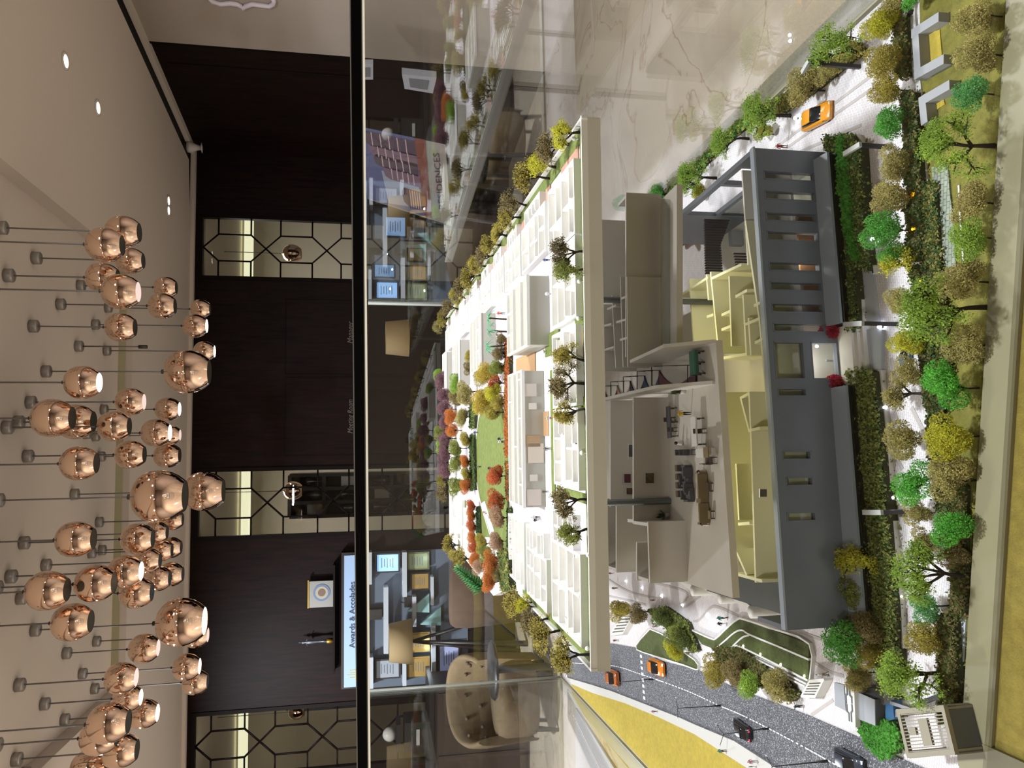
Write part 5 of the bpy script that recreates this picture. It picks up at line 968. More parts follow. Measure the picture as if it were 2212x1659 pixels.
# ================================================================ floor plan plate with its garden court
ZPL = .335; PY = R(3.6); PO = Vector((-.273, .702))
M_pl = mat('plate_white', '#cfccc6', .55); M_lil = mat('plate_lilac_floor', '#c9c1c6', .6); M_terra = mat('terracotta_deck', '#b88a76', .7); M_roomf = mat('room_floor_ivory', '#cfcabd', .6); M_wl = mat('plan_wall_white', '#e6e4e0', .55); M_furn = mat('plan_outline_grey', '#b5b2b0', .6)
M_core = mat('core_grey', '#b3b0a4', .55); M_coret = mat('core_top_grey', '#a39e90', .6)
plate = tag(empty('floor_plan_plate', (PO.x, PO.y, G + ZPL), PY), 'large white floor plan plate on posts with apartment rooms and a garden court', 'floor plan model')
pinv = plate.matrix_basis.inverted()
def pu(x, y, z=0.0): v = pinv @ at(x, y, ZPL + z); return (v.x, v.y)
VB = pu(968, 770)[1]
outl = [(-.002, 0), (.541, 0), (.541, VB), (-.055, VB), (-.058, .62), pu(1080, 1280), pu(1100, 1272), (.0, .36)]
mb = MB(); mb.prism(outl, -.0135, 0); mb.build('slab', M_pl, plate)
def flat(name, pts, h, mt): mb = MB(); mb.prism(pts, 0.0002, h); return mb.build(name, mt, plate)
def rect(name, u0, u1, v0, v1, h, mt):
    MB.j = (MB.j + 1) % 31; h += MB.j * .000012
    return flat(name, [(u0, v0), (u1, v0), (u1, v1), (u0, v1)], h, mt)
for a, b in (((0, .0012), (.541, .0012)), ((.5398, 0), (.5398, VB)), ((0, 0), (0, .36))): mb = MB(); mb.wallseg(a, b, .0024, 0, .006); mb.build('edge_kerb', M_wl, plate)
rect('corridor', .41, .44, .15, VB, .0006, M_lil); rect('corridor', .105, .135, .02, .5, .0006, M_lil); rect('corridor', .135, .43, .14, .20, .0007, M_lil); rect('court_paving', .06, .41, .44, 1.0, .0005, M_lil)
rect('edge_lawn', .522, .538, .004, VB, .0016, M_lawnp); rect('front_lawn', .003, .538, .003, .022, .0016, M_lawnp); rect('edge_lawn', .002, .014, .02, .35, .0016, M_lawnp)
WH = .0085
def apartment(u0, u1, v0, v1, seed, deck=None):
    rn = random.Random(seed); rect('room_floor', u0, u1, v0, v1, .0009, M_roomf)
    w_ = MB(); t = .0030; fu = MB()
    for a, b in (((u0, v0), (u1, v0)), ((u1, v0), (u1, v1)), ((u1, v1), (u0, v1)), ((u0, v1), (u0, v0))):
        w_.wallseg(a, b, t, 0, WH)
    def split(a, b, c, d, lev):
        W_, D_ = b - a, d - c
        if lev == 0 or max(W_, D_) < .030:
            m_ = .0045
            if W_ > .016 and D_ > .016:
                k = rn.random()
                if k < .5: bw, bd = min(.012, W_ * .45), min(.014, D_ * .5); x0, y0 = (a + m_ if rn.random() < .5 else b - m_ - bw), c + m_; fu.b2((x0, y0, .0009), (x0 + bw, y0 + bd, .0026)); fu.b2((x0, y0 + bd - .002, .0009), (x0 + bw, y0 + bd, .0036))
                elif k < .8:
                    cxx, cyy = (a + b) / 2, (c + d) / 2; fu.b2((cxx - .006, cyy - .0035, .0009), (cxx + .006, cyy + .0035, .0030))
                    for j in (-1, 0, 1):
                        for s in (-1, 1): fu.b2((cxx + j * .004 - .001, cyy + s * .0055 - .001, .0009), (cxx + j * .004 + .001, cyy + s * .0055 + .001, .0022))
                else: fu.b2((a + m_, c + m_, .0009), (b - m_, c + m_ + .004, .0028)); fu.b2((a + m_, c + m_, .0009), (a + m_ + .004, d - m_, .0028))
            return
        door = .007
        if W_ > D_:
            x = a + W_ * rn.uniform(.38, .62); g = rn.choice((0, 1))
            w_.wallseg((x, c + (door if g else 0)), (x, d - (0 if g else door)), t * .8, 0, WH); split(a, x, c, d, lev - 1); split(x, b, c, d, lev - 1)
        else:
            y = c + D_ * rn.uniform(.38, .62); g = rn.choice((0, 1))
            w_.wallseg((a + (door if g else 0), y), (b - (0 if g else door), y), t * .8, 0, WH); split(a, b, c, y, lev - 1); split(a, b, y, d, lev - 1)
    split(u0, u1, v0, v1, 3)
    w_.build('apartment_walls', M_wl, plate); fu.build('apartment_furniture', M_furn, plate)
    if deck: rect('deck', *deck, .0014, M_terra)
vs_ = [.30, .432, .56, .70, .87, 1.06, 1.24]; vs_ = [v for v in vs_ if v < VB - .03]; v0 = .150
for i, vv in enumerate(vs_ + [VB - .004]):
    apartment(.443, .500, v0 + .004, vv - .008, 100 + i); apartment(.500, .520, v0 + .03, vv - .03, 130 + i, (.504, .522, v0 + .004, v0 + .026)); rect('lawn_strip', .443, .538, vv - .006, vv + .004, .0016, M_lawnp); v0 = vv
apartment(.43, .505, .024, .135, 7, (.507, .522, .03, .1)); apartment(.345, .425, .024, .125, 8); apartment(.255, .335, .026, .125, 9); apartment(.170, .250, .024, .125, 10); rect('deck', .300, .330, .0235, .03, .0014, M_terra); rect('deck', .18, .22, .0225, .028, .0014, M_terra)
rect('lawn_strip', .15, .43, .130, .140, .0018, M_lawnp); rect('lawn_strip', .15, .30, .150, .166, .0018, M_lawnp); rect('lawn_patch', .318, .345, .12, .19, .0018, M_lawnp); rect('lawn_patch', .155, .165, .02, .11, .0018, M_lawnp); rect('lawn_patch', .25, .262, .004, .06, .0019, M_lawnp); rect('lawn_patch', .335, .345, .004, .05, .0019, M_lawnp)
apartment(.016, .104, .024, .145, 21, (.006, .016, .06, .10)); rect('lawn_strip', .004, .104, .150, .168, .0018, M_lawnp); apartment(.016, .075, .172, .285, 22, (.006, .016, .19, .22)); apartment(.075, .104, .185, .285, 23); rect('lawn_strip', .004, .104, .290, .300, .0018, M_lawnp); apartment(.016, .104, .304, .42, 24, (.004, .016, .32, .35)); apartment(.104, .140, .05, .135, 25)
apartment(-.045, .02, .78, .98, 31); apartment(-.05, .01, 1.0, 1.2, 32); apartment(.02, .075, 1.0, 1.24, 33); rect('lawn_strip', -.05, .075, .985, .998, .0018, M_lawnp); apartment(.02, .06, .80, .97, 34)
# deck and pool strip in the front passage
for k in range(4): rect('pool_lane', .22 + .001, .252, .365 + k * .008, .371 + k * .008, .0012, mat('pool_blue', '#5d8199', .3))
rect('deck', .222, .252, .18, .21, .0013, mat('timber_deck', '#a8835c', .6)); rect('deck', .306, .334, .25, .38, .0013, mat('timber_deck', '#a8835c'))
# solid cores
def core(u0, u1, v0, v1, h, label, seed, opens=()):
    c = plate.matrix_basis @ Vector(((u0 + u1) / 2, (v0 + v1) / 2, 0)); r = tag(empty('service_core', c, PY), label, 'core block'); W_, D_ = (u1 - u0) / 2, (v1 - v0) / 2
    mb = MB(); mb.b2((-W_, -D_, .0004), (W_, D_, h)); mb.build('body', M_core, r); mb = MB(); mb.b2((-W_ + .001, -D_ + .001, h), (W_ - .001, D_ - .001, h + .0004)); mb.build('roof_floor', M_coret, r)
    wl = MB(); rn = random.Random(seed)
    for a, b in (((-W_, -D_), (W_, -D_)), ((W_, -D_), (W_, D_)), ((W_, D_), (-W_, D_)), ((-W_, D_), (-W_, -D_))): wl.wallseg(a, b, .0022, h, h + .0035)
    for k in (1, 2): y = -D_ + 2 * D_ * k / 3 + rn.uniform(-.01, .01); wl.wallseg((-W_, y), (W_, y), .0018, h, h + .0035)
    x = -W_
    while x < W_ - .03:
        x += rn.uniform(.018, .04); k = rn.randrange(3); wl.wallseg((x, -D_ + 2 * D_ * k / 3), (x, -D_ + 2 * D_ * (k + 1) / 3), .0018, h, h + .0035)
    wl.build('roof_walls', M_wl, r)
    for (x0, x1, z0, z1, c_) in opens: mb = MB(); mb.b2((x0, -D_ - .0008, z0), (x1, -D_ + .001, z1)); mb.build('niche_panel', mat('niche_' + c_[1:], c_, .6), r)
    return r
def hgt(bx, tx, y): p = at(bx, y, ZPL); return aty(tx, y, p.y).z - p.z
h1 = hgt(1188, 1143, 670); core(.331, .414, .167, pu(1101, 700, h1)[1], h1, 'plain grey white core block under the palm trees on the floor plan', 3)
h2 = hgt(1178, 1135, 950); vbk = pu(1104, 950, h2)[1]
core(.135, .303, .206, vbk, h2, 'long grey core block with wall niches beside the oval lawn', 4, [(.052, .068, .010, .026, '#cfc6ba'), (.036, .044, .010, .02, '#e0dcd4'), (-.010, .004, .006, .024, '#b59a78'), (-.030, -.006, .002, .022, '#d8cdbc'), (-.052, -.044, .010, .02, '#d8d2c6'), (-.082, -.062, .006, .024, '#cfc4b8')])
core(.33, .425, .90, 1.02, .022, 'small grey core block at the back of the garden court, nearer the right edge', 5); core(.31, .43, 1.2, 1.28, .020, 'far grey core block behind the court trees', 6); core(.335, .43, .56, .68, .026, 'grey core block in the court behind the palms', 7)
# oval lawn, paths, hedges
lawn = smooth([pu(*q) for q in ((1036, 905), (1030, 960), (1031, 1030), (1042, 1090), (1060, 1150), (1078, 1205), (1092, 1242), (1100, 1200), (1105, 1120), (1106, 1040), (1105, 960), (1098, 900), (1080, 868), (1052, 866), (1036, 905))], 3)
flat('oval_lawn', lawn[:-1], .0022, M_lawnp)
mb = MB()
for i in range(len(lawn) - 1): mb.wallseg(lawn[i], lawn[i + 1], .0028, 0, .0028)
mb.build('lawn_kerb', M_wl, plate)
flat('court_path', [pu(1042, 1088), pu(1095, 1250), pu(1100, 1238), pu(1050, 1082)], .0030, M_lil); flat('court_lawn', [pu(1038, 1095), pu(1040, 1160), pu(1060, 1160), pu(1050, 1110)], .0014, M_lawnp)
def ph(name, pts, h, cols, label, n): return hedge(name, [tuple((plate.matrix_basis @ Vector((*pu(*q), 0))).to_2d()) for q in pts], h, cols, label, n, ZPL, .0020, 'hedge', False)
ph('hedge', [(1100, 735), (1108, 735), (1110, 985), (1101, 985)], .008, ['orange', 'red'], 'orange hedge along the front of the garden court', 1100)
ph('hedge', [(1106, 1000), (1101, 1000), (1103, 1075), (1108, 1075)], .007, ['red', 'orange', 'darkgreen'], 'short red hedge before the end of the long core block', 500)
ph('hedge', [(1022, 868), (1034, 868), (1032, 925), (1022, 925)], .009, ['darkgreen', 'olive'], 'dark green hedge behind the oval lawn, nearer the palms', 500); ph('hedge', [(1022, 940), (1031, 940), (1033, 1058), (1024, 1058)], .009, ['darkgreen', 'darkolive'], 'dark green hedge behind the oval lawn, farther from the palms', 900)
ph('hedge', [(1092, 1185), (1110, 1190), (1115, 1272), (1098, 1276)], .012, ['olive', 'darkgreen', 'khaki'], 'green hedge at the left edge of the garden court', 1300); ph('hedge', [(1103, 1100), (1109, 1100), (1110, 1185), (1104, 1185)], .006, ['darkgreen', 'darkolive'], 'thin dark hedge between court and left apartments', 500); ph('hedge', [(1034, 1095), (1040, 1095), (1044, 1190), (1036, 1190)], .006, ['darkgreen'], 'dark hedge under the red row of court trees', 400)
# trees of the plate
fr_ = [('twig', 'twig', 1212, 530, 54, 1268, 545), ('sparse', 'olive', 1215, 588, 54, 1268, 580), ('sparse', 'yellowbrown', 1214, 776, 52, 1266, 780), ('twig', 'brown', 1212, 830, 60, 1266, 829), ('sparse', 'yellowbrown', 1216, 884, 50, 1268, 883), ('twig', 'brown', 1216, 1079, 56, 1271, 1080), ('sparse', 'olive', 1222, 1140, 52, 1272, 1142)]
row('on the front plan edge', 'the right corner', ZPL, fr_)
row('along the right plan edge', 'the front corner', ZPL, [('sparse', 'yellow', 1212, 276, 54, 1256, 286), ('twig', 'brown', 1188, 312, 60, 1232, 312), ('sparse', 'yellow', 1158, 362, 50, 1204, 362), ('twig', 'yellowbrown', 1135, 392, 54, 1190, 386), ('twig', 'brown', 1100, 440, 48, 1140, 444), ('twig', 'yellowbrown', 1095, 470, 46, 1128, 470), ('sparse', 'yellowbrown', 1078, 512, 44, 1098, 510), ('twig', 'yellowbrown', 1055, 528, 42, 1084, 530), ('twig', 'brown', 1046, 552, 46, 1074, 550), ('sparse', 'yellowbrown', 1026, 574, 40, 1056, 576), ('twig', 'yellowbrown', 1015, 594, 44, 1044, 595), ('twig', 'brown', 997, 620, 38, 1026, 622), ('sparse', 'yellowbrown', 985, 643, 38, 1012, 645), ('twig', 'brown', 968, 664, 34, 994, 668), ('twig', 'yellowbrown', 957, 683, 28, 978, 686), ('twig', 'khaki', 945, 702, 24, 972, 704)])
row('along the left plan edge', 'the green fern tree', ZPL, [('twig', 'yellowbrown', 1110, 1304, 52, 1152, 1302), ('sparse', 'yellow', 1128, 1318, 40, 1160, 1314), ('twig', 'brown', 1146, 1340, 50, 1186, 1336), ('twig', 'yellowbrown', 1172, 1366, 60, 1212, 1362), ('twig', 'yellowbrown', 1226, 1408, 70, 1280, 1414)])
ct = [('dense', 'brown', 1085, 728, 29, 1103, 731), ('dense', 'brown', 1081, 762, 37, 1102, 763), ('dense', 'olive', 1076, 788, 41, 1100, 790), ('dense', 'gold', 1052, 800, 51, 1088, 800), ('dense', 'khaki', 1042, 814, 41, 1074, 816), ('sparse', 'red', 1072, 828, 38, 1098, 828), ('dense', 'gold', 1046, 862, 59, 1084, 864), ('dense', 'yellow', 1066, 846, 41, 1096, 848), ('dense', 'yellowbrown', 1066, 896, 41, 1092, 890), ('dense', 'yellowbrown', 1078, 872, 34, 1100, 872),
      ('dense', 'lime', 989, 825, 39, 1012, 826), ('dense', 'brown', 986, 857, 37, 1008, 858), ('dense', 'khaki', 1008, 845, 49, 1032, 846), ('dense', 'yellowbrown', 1016, 767, 27, 1032, 768), ('dense', 'brown', 1014, 797, 29, 1032, 798)]
row('on the palm side of the court', 'the palms', ZPL, ct)
row('at the back of the garden court', 'the palm side', ZPL, [('dense', 'lime', 948, 806, 27, 966, 808), ('dense', 'purple', 956, 822, 37, 978, 824), ('dense', 'purple', 960, 853, 37, 982, 855), ('dense', 'purple', 962, 882, 41, 986, 884), ('dense', 'orange', 977, 897, 37, 998, 898), ('dense', 'purple', 962, 908, 32, 984, 910), ('dense', 'orange', 977, 928, 32, 998, 930), ('dense', 'khaki', 1003, 897, 41, 1024, 900), ('dense', 'olive', 949, 932, 27, 970, 934), ('dense', 'purple', 963, 945, 37, 986, 947), ('dense', 'lime', 954, 962, 29, 974, 964), ('dense', 'olive', 987, 966, 37, 1010, 968), ('dense', 'yellowbrown', 1008, 948, 32, 1028, 950), ('dense', 'purple', 963, 978, 39, 986, 980), ('dense', 'olive', 987, 1000, 37, 1010, 1002), ('dense', 'orange', 1007, 996, 29, 1026, 998), ('dense', 'purple', 963, 1012, 37, 986, 1014), ('dense', 'yellowbrown', 1009, 1022, 29, 1028, 1024), ('twig', 'yellowbrown', 954, 1034, 24, 976, 1036), ('dense', 'olive', 988, 1052, 44, 1014, 1054), ('dense', 'orange', 1008, 1050, 32, 1028, 1052), ('twig', 'brown', 958, 1060, 34, 986, 1062)])
row('beyond the oval lawn', 'the dark back hedge', ZPL, [('dense', 'red', 1020, 1092, 27, 1038, 1094), ('dense', 'orange', 1020, 1112, 27, 1038, 1114), ('dense', 'red', 1021, 1134, 29, 1040, 1136), ('dense', 'orange', 1023, 1158, 29, 1042, 1160), ('dense', 'red', 1024, 1180, 29, 1044, 1182), ('dense', 'orange', 1027, 1204, 32, 1048, 1206), ('dense', 'yellowbrown', 1043, 1172, 37, 1066, 1174), ('dense', 'olive', 1048, 1196, 32, 1070, 1198), ('dense', 'mauve', 1036, 1220, 34, 1060, 1222), ('dense', 'orange', 1062, 1202, 44, 1090, 1206), ('dense', 'orange', 1064, 1228, 41, 1092, 1230), ('dense', 'orange', 1058, 1256, 41, 1090, 1256), ('dense', 'brown', 1078, 1240, 32, 1096, 1242)])
row('beside the oval lawn', 'the orange hedge end', ZPL, [('dense', 'red', 1074, 1026, 46, 1100, 1028), ('dense', 'red', 1072, 1072, 46, 1100, 1076), ('dense', 'mauve', 1080, 1116, 49, 1106, 1118), ('dense', 'mauve', 1076, 1166, 41, 1102, 1168)])
row('on the far left plan corner', 'the court', ZPL, [('twig', 'yellowbrown', 970, 1172, 34, 1000, 1176), ('sparse', 'yellowbrown', 982, 1188, 34, 1012, 1192), ('twig', 'yellowbrown', 996, 1204, 36, 1024, 1208)])
# palms
M_palm = mat('palm_leaf', '#4f8f62', .7, var=.2, vs=30); M_fern = mat('fern_leaf', '#3f9a52', .7, var=.15, vs=30)
for i, (cx, cy, bx, by) in enumerate(((1055, 687, 1103, 690), (1056, 713, 1103, 717), (1052, 750, 1103, 746))):
    p = at(bx, by, ZPL + h1 * 0); q = aty(cx, cy, p.y); h = q.z - p.z; k = depth(p) / FPX; mb = MB(); mb.tube([(0, 0, 0), (.3 * (q.x - p.x), 0, h * .5), (q.x - p.x, 0, h)], [.0016, .0013, .0012], 6); r = mb.build('model_palm', M_bark2, None, p); tag(r, 'green model palm, %s from the right edge of the floor plan' % ORD[i], 'palm', 'model palms')
    rn = random.Random(i); L = 20 * k
    for f_ in range(13):
        a = 6.283 * f_ / 13 + rn.uniform(-.2, .2); up = rn.uniform(.1, .9); fm = MB(); d = Vector((math.cos(a), math.sin(a), 0)); sd = Vector((-math.sin(a), math.cos(a), 0)); pts = []
        for j in range(6): t = j / 5; pts.append(Vector((q.x - p.x, 0, h)) + d * L * t + Vector((0, 0, L * (up * t - .9 * t * t))))
        for j in range(5):
            wd = L * .13 * (1 - .75 * abs(2 * (j + .5) / 5 - .9)); fm.add([pts[j] - sd * wd + Vector((0, 0, -wd * .4)), pts[j], pts[j + 1], pts[j + 1] - sd * wd * .6 + Vector((0, 0, -wd * .6))], [(0, 1, 2, 3)]); fm.add([pts[j], pts[j] + sd * wd + Vector((0, 0, -wd * .4)), pts[j + 1] + sd * wd * .6 + Vector((0, 0, -wd * .6)), pts[j + 1]], [(0, 1, 2, 3)])
        fm.build('frond', M_palm, r)
# leaning fern-like tree at the left edge
p = at(1048, 1276, ZPL); q = aty(984, 1224, p.y); ax = q - p; L = ax.length; ax.normalize(); mb = MB(); mb.tube([(0, 0, 0), ax * L], [.0016, .0005], 5); r = mb.build('fern_tree', M_bark2, None, p); tag(r, 'bright green leaning fern tree at the left edge of the garden court', 'tree')
fm = MB(); rn = random.Random(3); s1 = ax.orthogonal().normalized(); s2 = ax.cross(s1); fn = 26
for j in range(fn):
    t = .06 + .94 * j / fn
    for k in range(5):
        a = 6.283 * k / 5 + j * .7; o = (s1 * math.cos(a) + s2 * math.sin(a)); b = ax * L * t; Lf = L * .30 * (1.05 - .6 * t); tip = b + (o * .93 + ax * .38) * Lf; sd = ax.cross(o) * Lf * .17; fm.add([b - sd * .4, (b + tip) / 2 + sd, tip, (b + tip) / 2 - sd], [(0, 1, 2, 3)])
fm.build('frond_leaves', M_fern, r)
# little white bollard lights
for i, (x, y) in enumerate(((1252, 300), (1248, 505), (1264, 608), (1262, 688), (1192, 635), (1270, 978), (1284, 1198), (1282, 1400), (1184, 760))):
    p = at(x, y, ZPL); r = tag(empty('bollard_light', p), 'tiny white globe light on the floor plan front edge, %s from the right corner' % ORD[i], 'light'); mb = MB(); mb.lathe([(.0009, 0), (.0009, .004)], n=6); mb.build('stem', M_wl, r); mb = MB(); mb.ball((0, 0, .006), .0024, 10, 6); mb.build('globe', M_wl, r)
# ================================================================ cars, street lamps, little lights, gatehouse, people
M_tyre = mat('tyre', '#17171a', .8); M_hub = mat('hub', '#8f9296', .3, .7); M_cgl = mat('car_glass', '#14161a', .12)
def car(front, rear, col, label, z=0.0018, group=None, lights=None, width=.43, hk=.30):
    f_, r_ = at(*front, z), at(*rear, z); L = (f_ - r_).length; c = (f_ + r_) / 2; a = math.atan2(f_.y - r_.y, f_.x - r_.x); root = tag(empty('model_car', c, a), label, 'car', group)
    W = L * width; H = L * hk; sec = [(-.5, .80, .16, .46), (-.47, .90, .10, .56), (-.36, .98, .08, .62), (-.15, 1, .08, .62), (.15, 1, .08, .60), (.34, .98, .08, .54), (.46, .90, .10, .44), (.5, .78, .16, .36)]
    def loft(sec, nm, mt, parent):
        mb = MB(); vs = []
        for t, w_, z0, z1 in sec:
            hw = W / 2 * w_; zz0, zz1 = H * z0, H * z1
            vs += [(t * L, -hw * .92, zz0), (t * L, -hw, zz0 + (zz1 - zz0) * .35), (t * L, -hw * .96, zz0 + (zz1 - zz0) * .8), (t * L, -hw * .78, zz1), (t * L, hw * .78, zz1), (t * L, hw * .96, zz0 + (zz1 - zz0) * .8), (t * L, hw, zz0 + (zz1 - zz0) * .35), (t * L, hw * .92, zz0)]
        n = 8; fs = [(i * n + k, i * n + (k + 1) % n, (i + 1) * n + (k + 1) % n, (i + 1) * n + k) for i in range(len(sec) - 1) for k in range(n)]; mb.add(vs, fs, True); mb.add(vs[:n], [tuple(range(n))]); mb.add(vs[-n:], [tuple(range(n - 1, -1, -1))]); return mb.build(nm, mt, parent)
    M = mat('car_paint_' + col[1:], col, .25, coat=.6); b = loft(sec, 'body', M, root)
    loft([(-.40, .70, .56, .62), (-.24, .76, .56, .94), (.06, .76, .56, .96), (.26, .70, .52, .58)], 'windows', M_cgl, root); loft([(-.25, .66, .90, .98), (-.1, .70, .92, 1.02), (.05, .66, .92, 1.0)], 'roof', M, root)
    for sx in (-.31, .31):
        for sy in (-1, 1):
            mb = MB(); R_ = H * .25; n = 14; vs = [(sx * L + R_ * math.cos(6.283 * k / n), sy * W * .40 + o * W * .07, R_ + R_ * math.sin(6.283 * k / n)) for o in (-1, 1) for k in range(n)]; mb.add(vs, [(k, (k + 1) % n, n + (k + 1) % n, n + k) for k in range(n)] + [tuple(range(n - 1, -1, -1)), tuple(range(n, 2 * n))]); w_ = mb.build('wheel', M_tyre, root)
            mb = MB(); y = sy * W * .485; vs = [(sx * L + R_ * .6 * math.cos(6.283 * k / n), y, R_ + R_ * .6 * math.sin(6.283 * k / n)) for k in range(n)]; mb.add(vs, [tuple(range(n))]); mb.build('hub_cap', M_hub, w_)
    for sy in (-1, 1):
        hl = lights == 'front'; mb = MB(); mb.box((L * .47, sy * W * .30, H * .36), (L * .05, W * .14, H * .12)); mb.build('headlight', mat('headlight_on', '#dfe8ff', .3, emit='#bcd0ff', es=14) if hl else mat('headlight', '#c9ccd0', .2), root)
        mb = MB(); mb.box((-L * .485, sy * W * .30, H * .42), (L * .03, W * .16, H * .10)); mb.build('tail_light', mat('tail_on', '#ff5060', .4, emit='#ff2c48', es=5) if lights == 'rear' else mat('tail_light', '#8a2020', .3), root)
    return root
car((1803, 236), (1744, 268), '#d28a1e', 'yellow orange coupe on the right-hand drive beside the shrub strip', 0)
car((1440, 1447), (1412, 1434), '#c9741c', 'orange taxi on the road, between the crossing and the terraced lawn', lights='front')
car((1318, 1457), (1341, 1467), '#a85a24', 'dark orange car before the zebra crossing under the plate corner', lights='front')
car((1591, 1563), (1627, 1589), '#131316', 'black car with red tail lights in the middle of the road', lights='rear')
car((1874, 1661), (1814, 1630), '#1f2838', 'dark blue car with glaring headlights beside the green mound', lights='front')
car((1962, 740), (1966, 804), '#2f5f8a', 'blue car half hidden under the yellow trees before the entrance', 0)
car((1472, 522), (1500, 493), '#a8281c', 'red sports car standing inside the double-height hall of the clubhouse', .0042)
# ---- street lamps along the front
M_lp = mat('lamp_post_black', '#1d1d20', .5); M_la = mat('lamp_arm_grey', '#a5a4a0', .5)
def lstreet(base, top, arm, label):
    p = at(*base, 0); q = aty(top[0], top[1], p.y); h = q.z - p.z; e = at(arm[0], arm[1], h); r = tag(empty('street_lamp', p), label, 'street lamp'); mb = MB(); mb.box((0, 0, h / 2), (.0042, .0042, h)); mb.build('pole', M_lp, r)
    mb = MB(); d = (e - p).to_2d(); mb.wallseg((0, 0), (d.x, d.y), .0052, h - .003, h); mb.build('arm', M_la, r); mb = MB(); mb.wallseg((d.x * .5, d.y * .5), (d.x * .95, d.y * .95), .003, h - .0036, h - .003); mb.build('lens', mat('lamp_lens', '#e8e8ea', .3), r)
lstreet((1925, 318), (1853, 319), (1824, 331), 'black street lamp with grey arm at the right end of the hedge'); lstreet((1938, 700), (1858, 699), (1824, 701), 'black street lamp with grey arm on the right of the entrance platform'); lstreet((1958, 1105), (1899, 1106), (1866, 1107), 'black street lamp with grey arm before the left half of the hedge'); lstreet((1858, 145), (1743, 127), (1733, 153), 'dark street lamp among the lime trees of the drive bed'); lstreet((1975, 28), (1952, 25), (1950, 30), 'short dark lamp at the shrub strip near the L-shaped walls')
def twin(base, top, a1, a2, label):
    p = at(*base, .002); q = aty(top[0], top[1], p.y); h = q.z - p.z; r = tag(empty('road_lamp', p), label, 'street lamp', None); mb = MB(); mb.tube([(0, 0, 0), (0, 0, h * .18)], .0016, 8); mb.build('base', M_lp, r); mb = MB(); mb.tube([(0, 0, h * .18), (q.x - p.x, 0, h)], [.0008, .0006], 6); mb.build('pole', M_lp, r)
    for a in (a1, a2): e = at(a[0], a[1], h * 1.06) - p; mb = MB(); mb.tube([(q.x - p.x, 0, h), tuple(e)], .00045, 5); o = mb.build('arm', M_lp, r); mb = MB(); mb.ball(tuple(e), .0013, 8, 5, (1, 1, .5)); mb.build('lamp_head', mat('road_lamp_lens', '#c9ccd0', .4), r)
twin((1660, 1574), (1563, 1586), (1547, 1564), (1555, 1611), 'thin twin-arm road lamp on the centre line beside the black car'); twin((1788, 1644), (1668, 1656), (1655, 1632), (1662, 1690), 'thin twin-arm road lamp on the centre line behind the dark blue car'); twin((1556, 1524), (1464, 1530), (1460, 1507), (1464, 1552), 'thin twin-arm road lamp between the taxi and the black car'); twin((1411, 1467), (1336, 1474), (1330, 1458), (1335, 1492), 'thin twin-arm road lamp at the zebra crossing')
# ---- little ground lights
M_led = mat('led_white', '#ffffff', .4, emit='#dfe8ff', es=26); M_amb = mat('led_amber', '#ffb020', .4, emit='#ff9a10', es=9); M_ledw = mat('led_warm', '#fff6d0', .4, emit='#fff2c0', es=16)
def led(L, mt, rad, where, anchor, z=.004):
    for i, (x, y) in enumerate(L):
        p = at(x, y, z); r = tag(empty('ground_light', p - Vector((0, 0, z))), '%s, %s from %s' % (where, ORD[i], anchor), 'light'); mb = MB(); mb.tube([(0, 0, 0), (0, 0, z)], rad * .6, 6); mb.build('stem', M_lp, r); mb = MB(); mb.ball((0, 0, z), rad, 8, 6); mb.build('bulb', mt, r)
led([(1718, 255), (1868, 352), (1885, 517), (1900, 706), (1912, 880), (1927, 1075), (1945, 1288)], M_led, .0024, 'bright white ground light along the hedge kerb', 'the drive')
led([(2007, 870)], M_led, .0024, 'bright white ground light under the bright green tree at the path', 'the rim', .006)
led([(1606, 1395), (1643, 1413), (1687, 1435), (1738, 1460)], M_ledw, .0017, 'warm spot on the terraced lawn kerb', 'the zebra crossing side')
led([(1351, 1255), (1386, 1270), (1428, 1287), (1473, 1307), (1526, 1329)], M_led, .0016, 'tiny white plaza light left of the clubhouse', 'the upper floor plan', .002)
led([(1855, 526), (1973, 420), (1973, 495), (1988, 607)], M_amb, .0019, 'amber garden light in the front beds', 'the facade', .012)
# ---- gatehouse
M_gg = mat('gate_grey', '#8a8c90', .5); M_gg2 = mat('gate_dark_grey', '#55565a', .5); M_gb = mat('gate_blue', '#3f6f9c', .4)
p0 = at(1893, 1570, 0); hg = aty(1848, 1570, p0.y).z - p0.z; gate = tag(empty('gatehouse', at(1870, 1520, 0)), 'grey gatehouse with a white portal slab, dark bracket emblem and blue side', 'gatehouse'); go = gate.location
def gp(L, z): return [tuple((at(x, y, z) - go).to_2d()) for x, y in L]
G7 = lambda L: [(1700 + a / 4.32, 1380 + b / 4.32) for a, b in L]
def gprism(nm, L, z0, z1, mt, zpx=None): mb = MB(); mb.prism(gp(L, z1 if zpx is None else zpx), z0, z1); return mb.build(nm, mt, gate)
gprism('portal_slab', G7([(537, 402), (625, 440), (640, 828), (565, 800)]), hg - .006, hg, M_kerb)
gprism('portal_leg', G7([(537, 402), (625, 440), (626, 452), (538, 412)]), 0, hg - .006, M_kerb, hg); gprism('portal_leg', G7([(565, 790), (639, 815), (640, 828), (565, 802)]), 0, hg - .006, M_kerb, hg)
gprism('canopy', G7([(440, 407), (530, 428), (548, 672), (447, 622)]), hg - .010, hg - .007, M_gg); gprism('cabin', G7([(665, 505), (815, 570), (820, 808), (672, 745)]), .0, hg * .78, M_gg2); gprism('cabin_roof', G7([(662, 500), (818, 568), (824, 812), (668, 748)]), hg * .78, hg * .82, M_gg)
